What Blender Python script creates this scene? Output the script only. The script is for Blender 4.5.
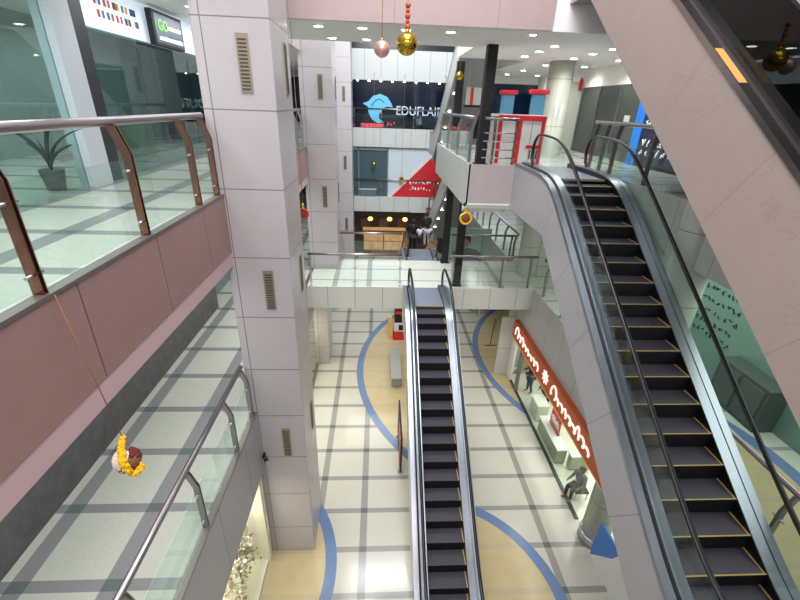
import bpy, bmesh, math, random
from mathutils import Vector, Matrix
random.seed(7)
C = bpy.context.scene.collection
for o in list(bpy.data.objects): bpy.data.objects.remove(o)

# ------------------------------------------------------------------ camera
L1, L2, L3 = 4.8, 9.6, 14.4
EYE = 11.1
def make_camera():
    f, yaw, pitch, roll = 410.77, -0.061242, 0.442006, 0.036472
    cy, sy, cp, sp, cr, sr = math.cos(yaw), math.sin(yaw), math.cos(pitch), math.sin(pitch), math.cos(roll), math.sin(roll)
    A = Matrix(((cy, sy, 0), (-sy, cy, 0), (0, 0, 1)))
    B = Matrix(((1, 0, 0), (0, -sp, -cp), (0, cp, -sp)))
    R = Matrix(((cr, -sr, 0), (sr, cr, 0), (0, 0, 1)))
    M = R @ B @ A
    cam = bpy.data.cameras.new('camera'); o = bpy.data.objects.new('camera', cam); C.objects.link(o)
    r, u, b = M[0], -M[1], -M[2]
    o.matrix_world = Matrix(((r[0], u[0], b[0], 0), (r[1], u[1], b[1], 0), (r[2], u[2], b[2], EYE), (0, 0, 0, 1)))
    cam.sensor_width = 36; cam.lens = f / 800 * 36; cam.clip_start = .05; cam.clip_end = 200
    bpy.context.scene.camera = o
make_camera()

# ------------------------------------------------------------------ world, light, exposure
sc = bpy.context.scene
sc.view_settings.view_transform = 'Standard'; sc.view_settings.look = 'None'
sc.view_settings.exposure = 0.0; sc.view_settings.gamma = 1
w = bpy.data.worlds.new('world'); sc.world = w; w.use_nodes = True
w.node_tree.nodes['Background'].inputs[0].default_value = (.86, .93, 1.0, 1)
w.node_tree.nodes['Background'].inputs[1].default_value = 0.75
def area(name, loc, size, power, col=(1, .97, .93), rot=(0, 0, 0), sy=None):
    l = bpy.data.lights.new(name, 'AREA'); l.energy = power; l.color = col; l.size = size
    l.shape = 'RECTANGLE'; l.size_y = sy or size
    o = bpy.data.objects.new(name, l); o.location = loc; o.rotation_euler = rot; C.objects.link(o); return o
area('atrium_fill_light', (.8, 5.5, 20), 6, 1500, (.97, .98, 1), sy=8)  # unseen area lamp added overhead to light the atrium
area('atrium_fill_light', (.8, 17.5, 19.5), 6, 2600, (.93, .98, 1), (math.radians(38), 0, 0), sy=8)  # second added lamp, tilted to brighten the far facade
area('front_fill_light', (0, -3.4, 16.5), 7, 620, (1, .90, .89), (math.radians(58), 0, math.radians(2)), sy=3)  # added pinkish lamp behind the viewer, brightens surfaces facing it
for (x, y, z, sx, s_y, p, c) in [
        (-4.0, 3.0, 8.2, 1.4, 8, 75, (.95, 1, .97)), (-4.0, 12, 8.2, 1.4, 8, 80, (.95, 1, .97)),
        (-4.0, 4.0, 12.85, 1.2, 5, 60, (.94, .99, 1)), (-4.0, 13, 12.85, 1.2, 8, 60, (.94, .99, 1)),
        (1.6, 16.0, 8.0, 1.0, 2, 0, (1, 1, 1)),
        (7.6, 8.0, 8.3, 1.6, 12, 120, (.93, 1, .95)), (5.5, 22, 8.3, 2, 6, 90, (.93, 1, .97)),
        (-7.2, 6, 12.6, 2, 8, 90, (.9, 1, 1)), (-7.2, 14, 12.6, 2, 8, 60, (.9, 1, 1)),
        (1.0, 16, 3.8, 5, 2.2, 60, (1, .97, .9)), (.5, 25, 7.8, 5, 5, 0, (1, 1, 1)),
        (8.3, 10, 3.3, 3, 9, 190, (1, 1, .92)), (-3.6, 13, 3.0, 1, 6, 90, (1, .95, .8)),
        (-3.6, 5.4, 3.0, 1, 3.2, 60, (1, .95, .82))]:
    if p: area('under_ceiling_fill', (x, y, z), sx, p * 1.7, c, sy=s_y)  # area lamps added under ceilings and in shops as fill

# ------------------------------------------------------------------ materials
def lin(c):
    return tuple(((v / 255) / 12.92 if v / 255 <= .04045 else ((v / 255 + .055) / 1.055) ** 2.4) for v in c) + (1,)
MATS = {}
def mat(name, rgb, rough=.5, metal=0, emit=0, noise=0, nscale=8, spec=.5, coat=0):
    if name in MATS: return MATS[name]
    m = bpy.data.materials.new(name); m.use_nodes = True; nt = m.node_tree; b = nt.nodes['Principled BSDF']
    c = lin(rgb); b.inputs['Base Color'].default_value = c; b.inputs['Roughness'].default_value = rough
    b.inputs['Metallic'].default_value = metal; b.inputs['Specular IOR Level'].default_value = spec
    b.inputs['Coat Weight'].default_value = coat
    if emit:
        b.inputs['Emission Color'].default_value = c; b.inputs['Emission Strength'].default_value = emit
    if noise:
        t = nt.nodes.new('ShaderNodeTexNoise'); t.inputs['Scale'].default_value = nscale; t.inputs['Detail'].default_value = 6
        g = nt.nodes.new('ShaderNodeNewGeometry'); nt.links.new(g.outputs['Position'], t.inputs['Vector'])
        r = nt.nodes.new('ShaderNodeValToRGB'); r.color_ramp.elements[0].position = .3; r.color_ramp.elements[1].position = .7
        r.color_ramp.elements[0].color = tuple(v * (1 - noise) for v in c[:3]) + (1,)
        r.color_ramp.elements[1].color = tuple(min(1, v * (1 + noise)) for v in c[:3]) + (1,)
        nt.links.new(t.outputs['Fac'], r.inputs['Fac']); nt.links.new(r.outputs['Color'], b.inputs['Base Color'])
    MATS[name] = m; return m

class G:
    """tiny node-math helper"""
    def __init__(s, m):
        s.nt = m.node_tree; s.n = s.nt.nodes; s.l = s.nt.links
        g = s.n.new('ShaderNodeNewGeometry'); x = s.n.new('ShaderNodeSeparateXYZ'); s.l.new(g.outputs['Position'], x.inputs[0])
        s.pos = g.outputs['Position']; s.X, s.Y, s.Z = x.outputs
    def m(s, op, a, b=0.0, c=0.0):
        n = s.n.new('ShaderNodeMath'); n.operation = op
        for i, v in enumerate((a, b, c)):
            if isinstance(v, (int, float)): n.inputs[i].default_value = v
            else: s.l.new(v, n.inputs[i])
        return n.outputs[0]
    def band(s, v, c, w):            # 1 where |v-c|<w/2
        return s.m('LESS_THAN', s.m('ABSOLUTE', s.m('SUBTRACT', v, c)), w / 2)
    def rep(s, v, off, sp, w):       # repeated thin line
        a = s.m('FRACT', s.m('ADD', s.m('DIVIDE', s.m('SUBTRACT', v, off), sp), .5))
        return s.m('LESS_THAN', s.m('ABSOLUTE', s.m('SUBTRACT', a, .5)), w / 2 / sp)
    def mix(s, f, a, b):
        n = s.n.new('ShaderNodeMix'); n.data_type = 'RGBA'
        for k, v in ((0, f), (6, a), (7, b)):
            if isinstance(v, (int, float, tuple)): n.inputs[k].default_value = v
            else: s.l.new(v, n.inputs[k])
        return n.outputs[2]
    def noise(s, scale, detail=5, stretch=None):
        t = s.n.new('ShaderNodeTexNoise'); t.inputs['Scale'].default_value = scale; t.inputs['Detail'].default_value = detail
        if stretch:
            mp = s.n.new('ShaderNodeMapping'); mp.inputs['Scale'].default_value = stretch; s.l.new(s.pos, mp.inputs[0]); s.l.new(mp.outputs[0], t.inputs[0])
        else: s.l.new(s.pos, t.inputs['Vector'])
        return t.outputs['Fac']
def node_mat(name, rough=.5, spec=.5):
    m = bpy.data.materials.new(name); m.use_nodes = True; b = m.node_tree.nodes['Principled BSDF']
    b.inputs['Roughness'].default_value = rough; b.inputs['Specular IOR Level'].default_value = spec
    MATS[name] = m; return m, G(m), b

def floor_mat(name, xs, wx, yoff, ysp, wy, base=(203, 200, 188), strip=(150, 148, 142), dark=(112, 116, 112), arcs=(), rough=.13):
    m, g, b = node_mat(name, rough, .5)
    n = g.noise(1.3, 4); n2 = g.noise(14, 5)
    col = g.mix(n, lin(base), lin(tuple(v - 7 for v in base)))
    col = g.mix(g.m('MULTIPLY', n2, .35), col, lin((222, 219, 206)))
    mx = 0.0
    for x in xs: mx = g.m('MAXIMUM', mx, g.band(g.X, x, wx))
    my = g.rep(g.Y, yoff, ysp, wy)
    inside = 0.0; ring = 0.0
    for (cx, cy, r, sgn, lo, hi) in arcs:
        d = g.m('SQRT', g.m('ADD', g.m('POWER', g.m('SUBTRACT', g.X, cx), 2), g.m('POWER', g.m('SUBTRACT', g.Y, cy), 2)))
        lim = g.m('MULTIPLY', g.m('GREATER_THAN', g.X, lo), g.m('LESS_THAN', g.X, hi))
        inside = g.m('MAXIMUM', inside, g.m('MULTIPLY', g.m('LESS_THAN', d, r), lim))
        ring = g.m('MAXIMUM', ring, g.m('MULTIPLY', g.band(d, r, .3), lim))
    strips = g.m('MAXIMUM', mx, my)
    col = g.mix(strips, col, lin(strip))
    col = g.mix(g.m('MULTIPLY', mx, my), col, lin(dark))
    if arcs:
        bg = g.mix(g.noise(2.2, 5), lin((180, 162, 122)), lin((198, 182, 146)))
        bg = g.mix(g.m('MULTIPLY', my, .25), bg, lin((150, 150, 140)))
        col = g.mix(inside, col, bg)
        col = g.mix(ring, col, g.mix(g.noise(20, 3), lin((92, 112, 150)), lin((116, 138, 176))))
    g.l.new(col, b.inputs['Base Color']); return m

def panel_mat(name, rgb, lines, rough=.35, line=(90, 88, 86), vein=0.0, wline=.018, spec=.4):
    """lines: list of (axis, offset, spacing)"""
    m, g, b = node_mat(name, rough, spec)
    c = lin(rgb); n = g.noise(3, 6)
    col = g.mix(n, c, lin(tuple(max(0, v - 9) for v in rgb)))
    col = g.mix(g.m('MULTIPLY', g.noise(70, 2), .18), col, lin(tuple(max(0, v - 40) for v in rgb)))
    if vein:
        v = g.noise(1.1, 9, (1, 1.6, 3.5)); vm = g.m('SUBTRACT', 1, g.m('MULTIPLY', g.m('ABSOLUTE', g.m('SUBTRACT', v, .5)), 60)); vm = g.m('MAXIMUM', vm, 0)
        vm = g.m('MULTIPLY', vm, g.m('MULTIPLY', g.m('GREATER_THAN', g.noise(.8, 3), .54), vein))
        col = g.mix(vm, col, lin(tuple(max(0, q - 45) for q in rgb)))
    mk = 0.0
    for ax, off, sp in lines:
        v = {'x': g.X, 'y': g.Y, 'z': g.Z}.get(ax)
        if ax == 's': v = g.m('ADD', g.m('MULTIPLY', g.Y, .819), g.m('MULTIPLY', g.Z, .574))
        mk = g.m('MAXIMUM', mk, g.rep(v, off, sp, wline))
    col = g.mix(mk, col, lin(line)); g.l.new(col, b.inputs['Base Color']); return m

def glass_mat(name, tint=(.80, .93, .88), refl=.05, rough=.02):
    m = bpy.data.materials.new(name); m.use_nodes = True; nt = m.node_tree; nt.nodes.clear()
    o = nt.nodes.new('ShaderNodeOutputMaterial'); t = nt.nodes.new('ShaderNodeBsdfTransparent'); t.inputs[0].default_value = tint + (1,)
    g = nt.nodes.new('ShaderNodeBsdfGlossy'); g.inputs['Roughness'].default_value = rough; g.inputs[0].default_value = (.92, 1, .97, 1)
    lf = nt.nodes.new('ShaderNodeLayerWeight'); pw = nt.nodes.new('ShaderNodeMath'); pw.operation = 'POWER'; pw.inputs[1].default_value = 5
    nt.links.new(lf.outputs['Facing'], pw.inputs[0])
    lw = nt.nodes.new('ShaderNodeMath'); lw.operation = 'MULTIPLY'; lw.inputs[1].default_value = .6; nt.links.new(pw.outputs[0], lw.inputs[0])
    ad = nt.nodes.new('ShaderNodeMath'); ad.operation = 'ADD'; ad.use_clamp = True; ad.inputs[1].default_value = refl
    mx = nt.nodes.new('ShaderNodeMixShader'); nt.links.new(lw.outputs[0], ad.inputs[0]); nt.links.new(ad.outputs[0], mx.inputs[0])
    nt.links.new(t.outputs[0], mx.inputs[1]); nt.links.new(g.outputs[0], mx.inputs[2]); nt.links.new(mx.outputs[0], o.inputs[0])
    MATS[name] = m; return m
GLASS = glass_mat('rail_glass', (.945, .98, .965), .035); ESC_GLASS = glass_mat('escalator_glass', (.92, .96, .95), .02)
SMOKED = glass_mat('smoked_glass', (.12, .13, .145), .035); SHOP_GLASS = glass_mat('shop_glass', (.80, .90, .88), .06)
DARK_GLASS = glass_mat('dark_shop_glass', (.55, .66, .66), .08)
CLEAR = glass_mat('clear_window_glass', (.96, .99, .97), .012)
STEEL = mat('brushed_steel', (186, 186, 194), .28, .9); RAIL = mat('rail_steel', (165, 155, 158), .28, .9)
REFLECT_STEEL = mat('steel_brown_reflection', (150, 104, 92), .2, .95)  # mirror steel, brown reflection of the surroundings put into its colour
BLACK = mat('black_rubber', (14, 14, 16), .35); BLACKP = mat('black_paint', (16, 16, 19), .5)
TREAD = mat('step_tread', (66, 62, 72), .55, .3); RISER = mat('step_riser', (20, 19, 23), .5, .2)
YELLOW = mat('safety_yellow', (178, 150, 78), .6); WHITE = mat('white_paint', (214, 214, 212), .5)
LAMP = mat('lamp_glow', (255, 250, 240), .5, emit=22)
PLATE = mat('comb_plate_metal', (150, 158, 174), .4, .6)
DARKW = mat('dark_granite', (98, 95, 97), .5, noise=.22, nscale=5)

# ------------------------------------------------------------------ mesh helpers
def origin(p):
    v = Vector((0, 0, 0))
    while p is not None: v = v + p.location; p = p.parent
    return v
class MB:
    def __init__(s): s.bm = bmesh.new(); s.mi = 0
    def _mark(s, f0):
        s.bm.faces.ensure_lookup_table()
        for f in s.bm.faces[f0:]: f.material_index = s.mi
    def box(s, x0, x1, y0, y1, z0, z1, rot=None, c=None):
        v = [Vector((x, y, z)) for x in (x0, x1) for y in (y0, y1) for z in (z0, z1)]
        if rot is not None:
            cc = Vector(c) if c else sum(v, Vector()) / 8
            v = [rot @ (q - cc) + cc for q in v]
        b = [s.bm.verts.new(q) for q in v]
        for f in ((0, 1, 3, 2), (4, 6, 7, 5), (0, 4, 5, 1), (2, 3, 7, 6), (0, 2, 6, 4), (1, 5, 7, 3)):
            s.bm.faces.new([b[i] for i in f]).material_index = s.mi
        return s
    def prism(s, pts, axis, a0, a1):
        """pts 2D polygon; axis 'x' -> (y,z), 'y' -> (x,z), 'z' -> (x,y)"""
        def P(q, a):
            return {'x': (a, q[0], q[1]), 'y': (q[0], a, q[1]), 'z': (q[0], q[1], a)}[axis]
        A = [s.bm.verts.new(P(q, a0)) for q in pts]; B = [s.bm.verts.new(P(q, a1)) for q in pts]; n = len(pts)
        s.bm.faces.new(A).material_index = s.mi; s.bm.faces.new(B[::-1]).material_index = s.mi
        for i in range(n): s.bm.faces.new((A[i], B[i], B[(i + 1) % n], A[(i + 1) % n])).material_index = s.mi
        return s
    def strip(s, lo, hi, x0, x1):
        """solid between polylines lo, hi (lists of (y,z)) extruded in x"""
        n = len(lo); V = [[s.bm.verts.new((x, q[0], q[1])) for q in L] for x in (x0, x1) for L in (lo, hi)]
        a, b, c, d = V
        for i in range(n - 1):
            for q in ((a[i], a[i+1], b[i+1], b[i]), (c[i], d[i], d[i+1], c[i+1]), (b[i], b[i+1], d[i+1], d[i]), (a[i], c[i], c[i+1], a[i+1])):
                s.bm.faces.new(q).material_index = s.mi
        for i in (0, n - 1): s.bm.faces.new((a[i], b[i], d[i], c[i])).material_index = s.mi
        return s
    def tube(s, pts, r, n=10, rs=None, caps=True, flat=1.0):
        pts = [Vector(p) for p in pts]; rings = []; up = None
        for i, p in enumerate(pts):
            t = (pts[min(i + 1, len(pts) - 1)] - pts[max(i - 1, 0)]).normalized()
            if up is None: up = Vector((0, 0, 1)) if abs(t.z) < .9 else Vector((1, 0, 0))
            sd = t.cross(up)
            if sd.length < 1e-4: sd = t.cross(Vector((0, 1, 0)))
            sd.normalize(); up = sd.cross(t).normalized(); rr = rs[i] if rs else r
            rings.append([s.bm.verts.new(p + sd * math.cos(k * 2 * math.pi / n) * rr + up * math.sin(k * 2 * math.pi / n) * rr * flat) for k in range(n)])
        for i in range(len(rings) - 1):
            for k in range(n):
                f = s.bm.faces.new((rings[i][k], rings[i][(k+1) % n], rings[i+1][(k+1) % n], rings[i+1][k])); f.smooth = True; f.material_index = s.mi
        if caps:
            for R in (rings[0][::-1], rings[-1]): s.bm.faces.new(R).material_index = s.mi
        return s
    def lathe(s, prof, c, n=24, ax=None):
        """prof: [(r,z)...] around vertical axis at c"""
        rings = []
        for r, z in prof:
            rings.append([s.bm.verts.new((c[0] + r * math.cos(k * 2 * math.pi / n), c[1] + r * math.sin(k * 2 * math.pi / n), c[2] + z)) for k in range(n)])
        for i in range(len(rings) - 1):
            for k in range(n):
                f = s.bm.faces.new((rings[i][k], rings[i][(k+1) % n], rings[i+1][(k+1) % n], rings[i+1][k])); f.smooth = True; f.material_index = s.mi
        for R in (rings[0][::-1], rings[-1]): s.bm.faces.new(R).material_index = s.mi
        return s
    def ball(s, c, r, sc=(1, 1, 1), u=16, v=10):
        f0 = len(s.bm.faces)
        M = Matrix.Translation(c) @ Matrix.Diagonal((r * sc[0], r * sc[1], r * sc[2], 1))
        bmesh.ops.create_uvsphere(s.bm, u_segments=u, v_segments=v, radius=1, matrix=M)
        s.bm.faces.ensure_lookup_table()
        for f in s.bm.faces[f0:]: f.smooth = True; f.material_index = s.mi
        return s
    def torus(s, c, R, r, axis='y', n=28, m=8, bump=0):
        pts = []
        rings = []
        for i in range(n):
            a = i * 2 * math.pi / n; rings.append([])
            for k in range(m):
                b = k * 2 * math.pi / m; rr = r * (1 + bump * random.uniform(-1, 1)); q = R + rr * math.cos(b); h = rr * math.sin(b)
                d = {'y': (q * math.cos(a), h, q * math.sin(a)), 'x': (h, q * math.cos(a), q * math.sin(a)), 'z': (q * math.cos(a), q * math.sin(a), h)}[axis]
                rings[-1].append(s.bm.verts.new(Vector(c) + Vector(d)))
        for i in range(n):
            for k in range(m):
                f = s.bm.faces.new((rings[i][k], rings[i][(k+1) % m], rings[(i+1) % n][(k+1) % m], rings[(i+1) % n][k])); f.smooth = True; f.material_index = s.mi
        return s
    def build(s, name, m, parent=None, bevel=0):
        bmesh.ops.recalc_face_normals(s.bm, faces=s.bm.faces)
        me = bpy.data.meshes.new(name)
        of = origin(parent)
        bmesh.ops.translate(s.bm, vec=-of, verts=s.bm.verts)
        s.bm.to_mesh(me); s.bm.free()
        for q in (m if isinstance(m, (list, tuple)) else [m]): me.materials.append(q)
        o = bpy.data.objects.new(name, me); C.objects.link(o)
        if parent is not None: o.parent = parent
        if bevel:
            b = o.modifiers.new('bevel', 'BEVEL'); b.width = bevel; b.segments = 2; b.limit_method = 'ANGLE'
        return o
def thing(name, label, cat, loc=(0, 0, 0), group=None):
    o = bpy.data.objects.new(name, None); o.location = loc; o.empty_display_size = .1; C.objects.link(o)
    return tag(o, label, cat, group)
def tag(o, label, cat, group=None, kind=None):
    o['label'] = label; o['category'] = cat
    if group: o['group'] = group
    if kind: o['kind'] = kind
    return o
def struct(o, label=None):
    o['kind'] = 'structure'
    if label: o['label'] = label
    return o
def sbox(name, m, *b): return struct(MB().box(*b).build(name, m))
def dup(root, d, label=None, group=None):
    def rec(o, par):
        c = o.copy(); C.objects.link(c)
        if par is not None: c.parent = par
        for ch in list(o.children): rec(ch, c)
        return c
    r = rec(root, None); r.location = Vector(root.location) + Vector(d)
    if label: r['label'] = label
    if group: r['group'] = group
    return r
def text(name, s, size, m, loc, rot, parent=None, ext=.01, align='LEFT', shear=0, sx=1):
    cu = bpy.data.curves.new(name, 'FONT'); cu.body = s; cu.size = size; cu.extrude = ext; cu.align_x = align; cu.shear = shear
    t = bpy.data.objects.new(name + '_t', cu); C.objects.link(t)
    bpy.context.view_layer.update()
    me = bpy.data.meshes.new_from_object(t.evaluated_get(bpy.context.evaluated_depsgraph_get()))
    bpy.data.objects.remove(t); bpy.data.curves.remove(cu)
    M = Matrix.Translation(Vector(loc) - origin(parent)) @ rot.to_4x4() @ Matrix.Diagonal((sx, 1, 1, 1)); me.transform(M)
    me.materials.clear(); me.materials.append(m); o = bpy.data.objects.new(name, me); C.objects.link(o)
    if parent is not None: o.parent = parent
    return o
FRONT = Matrix(((1, 0, 0), (0, 0, -1), (0, 1, 0)))               # reads from the -Y side
FACE_LEFT = Matrix(((0, 0, -1), (-1, 0, 0), (0, 1, 0)))          # on a wall facing -X, reads far to near
FACE_RIGHT = Matrix(((0, 0, 1), (1, 0, 0), (0, 1, 0)))           # on a wall facing +X

# ------------------------------------------------------------------ big structure
ARCS = [(7.74, 16.02, 8.5, 1, -3, 2.3), (12.64, 16.85, 7.63, 1, 2.3, 9), (-4.6, 6.74, 3.45, 1, -9, 0), (1.45, 5.59, 3.28, 1, 1.8, 9)]
F_G = floor_mat('ground_tiles', (-1.64, -.33, 4.87), .2, 7.33, 1.2, .16, arcs=ARCS, base=(190, 186, 176), strip=(146, 144, 140), dark=(104, 104, 102))
F_L = floor_mat('walkway_tiles', (-5.02, -3.72), .26, 7.47, 1.25, .17, base=(182, 184, 174), strip=(134, 134, 134), dark=(98, 108, 108), rough=.16)
F_B = floor_mat('bridge_tiles', (-1.64, -.33, 4.87, 7.4), .2, 15.1, 1.2, .1, base=(208, 210, 200), strip=(160, 162, 156), dark=(130, 130, 126), rough=.16)
F_R = floor_mat('gallery_tiles', (9.2,), .2, 7.33, 1.2, .1, base=(188, 198, 184), strip=(150, 156, 150), dark=(128, 134, 128), arcs=[(4.5, 5.5, 3.72, 1, 3, 12)], rough=.16)
ROSE = panel_mat('rose_granite_fascia', (156, 124, 120), [('y', .6, 1.45)], .35, (92, 74, 70))
PINK = mat('pink_soffit_paint', (196, 164, 166), .5)
GREYP = panel_mat('grey_fascia_panels', (172, 168, 170), [('y', .45, 1.5)], .35, (98, 94, 92))
WHITEP = panel_mat('white_fascia_panels', (220, 218, 212), [('x', .2, 1.05)], .35, (128, 126, 122))
WHITEY = panel_mat('white_side_panels', (194, 196, 190), [('y', .3, 1.05)], .35, (150, 150, 146))
CEIL = mat('ceiling_white', (242, 240, 238), .6)
PILM = panel_mat('pillar_marble', (190, 182, 184), [('z', 10.95 - 1.25 * 8, 1.25), ('x', -2.65, 60)], .3, (120, 112, 112))
L3F = panel_mat('bridge_fascia_rose', (184, 164, 162), [('x', .3, 2.2)], .4, (150, 126, 124), wline=.015)
FAR = panel_mat('far_panels', (214, 216, 214), [('x', .1, 1.1)], .4, (150, 150, 150), wline=.03)

sbox('floor', F_G, -12, 16, -4, 36, -.3, 0)
struct(MB().box(6.12, 10.6, -4, 15.5, 0, .006).build('floor', mat('shop_floor_cream', (206, 206, 192), .15)))
# left walkways
struct(MB().box(-12, -2.72, -4, 31.5, 8.55, 9.6).build('floor', F_L))
sbox('trim_1', ROSE, -2.72, -2.68, -4, 31.5, 8.56, 9.58)
sbox('trim_2', PINK, -3.4, -2.69, -4, 31.5, 8.3, 8.55)
sbox('trim_3', mat('steel_kerb', (120, 112, 108), .35, .5), -2.78, -2.665, -4, 31.5, 9.58, 9.615)
sbox('floor', F_L, -12, -2.72, -4, 31.5, 3.1, 4.8)
sbox('trim_4', GREYP, -2.72, -2.68, -4, 31.5, 3.1, 4.78)
sbox('trim_5', MATS['steel_kerb'], -2.78, -2.665, -4, 31.5, 4.78, 4.815)
sbox('ceiling', CEIL, -12, -2.72, -4, 31.5, 12.9, 14.4)
sbox('trim_6', L3F, -2.72, -2.68, -4, 31.5, 12.65, 14.4)
# L1 bridge
sbox('floor', F_B, -2.68, 6.1, 14.44, 17.5, 3.9, 4.8)
sbox('trim_7', WHITEP, -2.68, 6.1, 14.4, 14.44, 3.9, 4.8)
sbox('trim_8', WHITEP, -2.68, 6.1, 17.5, 17.54, 3.9, 4.8)
# L2 right deck (landing)
struct(MB().prism([(2.69, 12.44), (5.98, 12.44), (6.14, 12.44), (14, 12.44), (14, 31.5), (5.1, 31.5), (5.1, 19.8), (2.69, 19.8)], 'z', 8.35, 9.6).build('floor', F_B))
sbox('trim_9', WHITEY, 2.65, 2.69, 12.4, 19.8, 8.35, 9.62)
sbox('trim_10', panel_mat('deck_front', (190, 180, 180), [], .35), 2.65, 4.0, 12.4, 12.44, 8.5, 9.62)
struct(MB().prism([(12.4, 8.5), (12.4, 8.44), (12.9, 8.12), (12.9, 8.35), (12.44, 8.5)], 'x', 2.65, 4.0).build('trim_11', CEIL))
# right galleries
sbox('floor', F_R, 6.14, 14, -4, 12.44, 8.4, 9.6)
sbox('trim_12', panel_mat('white_gallery', (196, 198, 190), [('y', .3, 1.3)], .35, (140, 142, 138)), 6.1, 6.14, -4, 12.44, 8.4, 9.6)
sbox('floor', F_R, 6.14, 14, -4, 31.5, 3.5, 4.8)
sbox('trim_13', panel_mat('gallery_bulkhead', (186, 186, 188), [('y', .1, 1.25)], .35, (128, 126, 126)), 6.1, 6.14, -4, 31.5, 2.95, 4.8)
# L3 bridge and ceilings
sbox('ceiling', CEIL, -2.68, 14, 10.34, 13.4, 12.65, 14.4)
sbox('trim_14', L3F, -2.68, 3.7, 10.3, 10.34, 12.66, 14.4)
sbox('ceiling', CEIL, 2.65, 14, 13.4, 16.2, 12.65, 14.4)
sbox('ceiling', CEIL, 5.1, 14, 16.2, 31.5, 12.65, 14.4)
sbox('ceiling', CEIL, 6.1, 14, -4, 10.34, 12.65, 14.4)
# near slabs behind the viewer's railing
sbox('floor', F_L, -2.68, 6.1, -4, .35, 8.4, 9.6)
sbox('floor', F_L, -2.68, 6.1, -4, .35, 3.5, 4.8)
# outer walls
TEAL = mat('teal_wall', (128, 148, 148), .6); DGREY = mat('charcoal_wall', (52, 56, 60), .5)
sbox('wall_left', mat('shop_back_wall', (150, 158, 156), .6), -9.2, -9, -4, 31.5, 9.6, 12.9)
sbox('wall_left', DARKW, -5.5, -5.3, -4, 12.6, 4.8, 8.3)
sbox('wall_left', TEAL, -5.9, -5.7, 12.6, 31.5, 4.8, 8.3)
sbox('wall_left', mat('cream_display_wall', (232, 226, 206), .6), -4.6, -4.4, -4, 31.5, 0, 3.1)
sbox('wall_right', mat('cream_shop_wall', (222, 226, 206), .6), 10.6, 10.8, -4, 31.5, 0, 3.5)
sbox('wall_right', mat('gallery_wall', (176, 190, 180), .6), 10.9, 11.1, -4, 31.5, 4.8, 8.4)
sbox('wall_right', CEIL, 8.3, 8.5, 11.5, 31.5, 12.0, 12.65)
sbox('wall_right', DGREY, 10.2, 10.4, -4, 31.5, 9.6, 12.65)
# far facade at Y = 31.5
Yf = 31.5
sbox('wall_far', FAR, -12, 14, Yf, Yf + .3, 8.35, 9.6)
sbox('wall_far', FAR, -12, 5.1, Yf, Yf + .3, 12.6, 14.4)
sbox('wall_far', FAR, -12, 14, Yf, Yf + .3, 3.65, 4.8)
sbox('wall_far', mat('far_dark_clerestory', (24, 26, 30), .2), -12, 14, Yf + .4, Yf + .6, 14.4, 17)
sbox('wall_far', FAR, -12, 14, Yf + .35, Yf + .6, 17, 20)
sbox('wall_far', mat('far_store_navy', (14, 24, 42), .12), -12, 14, Yf + .25, Yf + .4, 9.6, 12.6)
sbox('wall_far', mat('far_white_hoarding', (206, 216, 226), .5), .7, 6, Yf + .25, Yf + .4, 4.8, 8.35)
sbox('wall_far', mat('far_tinted_glass', (70, 92, 98), .15), -12, .7, Yf + .25, Yf + .4, 4.8, 8.35)
sbox('wall_far', mat('far_shop_brown', (62, 44, 36), .5), -12, 14, Yf + 1.2, Yf + 1.4, 0, 3.65)
sbox('trim_15', BLACKP, -2.1, 2.5, Yf - .03, Yf + .02, 3.45, 3.68)
sbox('wall_far', mat('far_pier', (190, 196, 198), .5), -4, -1.95, Yf - .1, Yf + .3, 0, 14.4)
sbox('wall_far', mat('far_side', (120, 118, 114), .5), 8.6, 14, 24, 24.3, 9.6, 12.65)

# ------------------------------------------------------------------ left pillars
def vent(par, x0, x1, y0, y1, z0, z1, face):
    m = MB()
    if face == 'f':
        m.box(x0, x1, y0 - .02, y0 + .01, z0, z1); fr = m.build('vent_grille', mat('vent_tan', (150, 136, 118), .4, .4), par)
        s = MB(); n = 14
        for i in range(n): 
            z = z0 + .04 + (z1 - z0 - .08) * i / n
            s.box(x0 + .025, x1 - .025, y0 - .026, y0 - .018, z, z + .022)
        s.build('louvres', mat('vent_dark', (58, 52, 48), .5), fr)
    else:
        m.box(x0 - .01, x0 + .02, y0, y1, z0, z1); fr = m.build('vent_grille', MATS['vent_tan'], par)
        s = MB(); s.box(x0 + .018, x0 + .026, y0 + .02, y1 - .02, z0 + .03, z1 - .03); s.build('louvres', MATS['vent_dark'], fr)
def pillar(y0, y1, label, low=None, vents=((11.2, 12.0), (7.38, 8.2), (3.5, 4.33))):
    t = thing('clad_pillar', label, 'pillar', (-2.3, (y0 + y1) / 2, 0)); t['kind'] = 'structure'
    m = MB()
    if low: m.box(-2.8, -2.2, y0, y1, 0, low); m.box(-2.8, -1.64, y0, y1, low, 18)
    else: m.box(-2.8, -1.64, y0, y1, 0, 18)
    m.build('shaft', PILM, t, bevel=.02)
    for z0, z1 in vents:
        vent(t, -2.16, -1.98, y0, y1, z0, z1, 'f')
        vent(t, -1.64, -1.64, y0 + .85, y0 + 1.03, z0, z1, 's')
pillar(7.35, 8.75, 'nearest square marble pillar, beside the left walkway ends, with small air grilles')
pillar(16.3, 17.7, 'second square marble pillar, at the left end of the tiled bridge', low=3.9)
pillar(26.8, 28.2, 'farthest square marble pillar, narrow pale one next to the dark sign facade')
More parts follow.
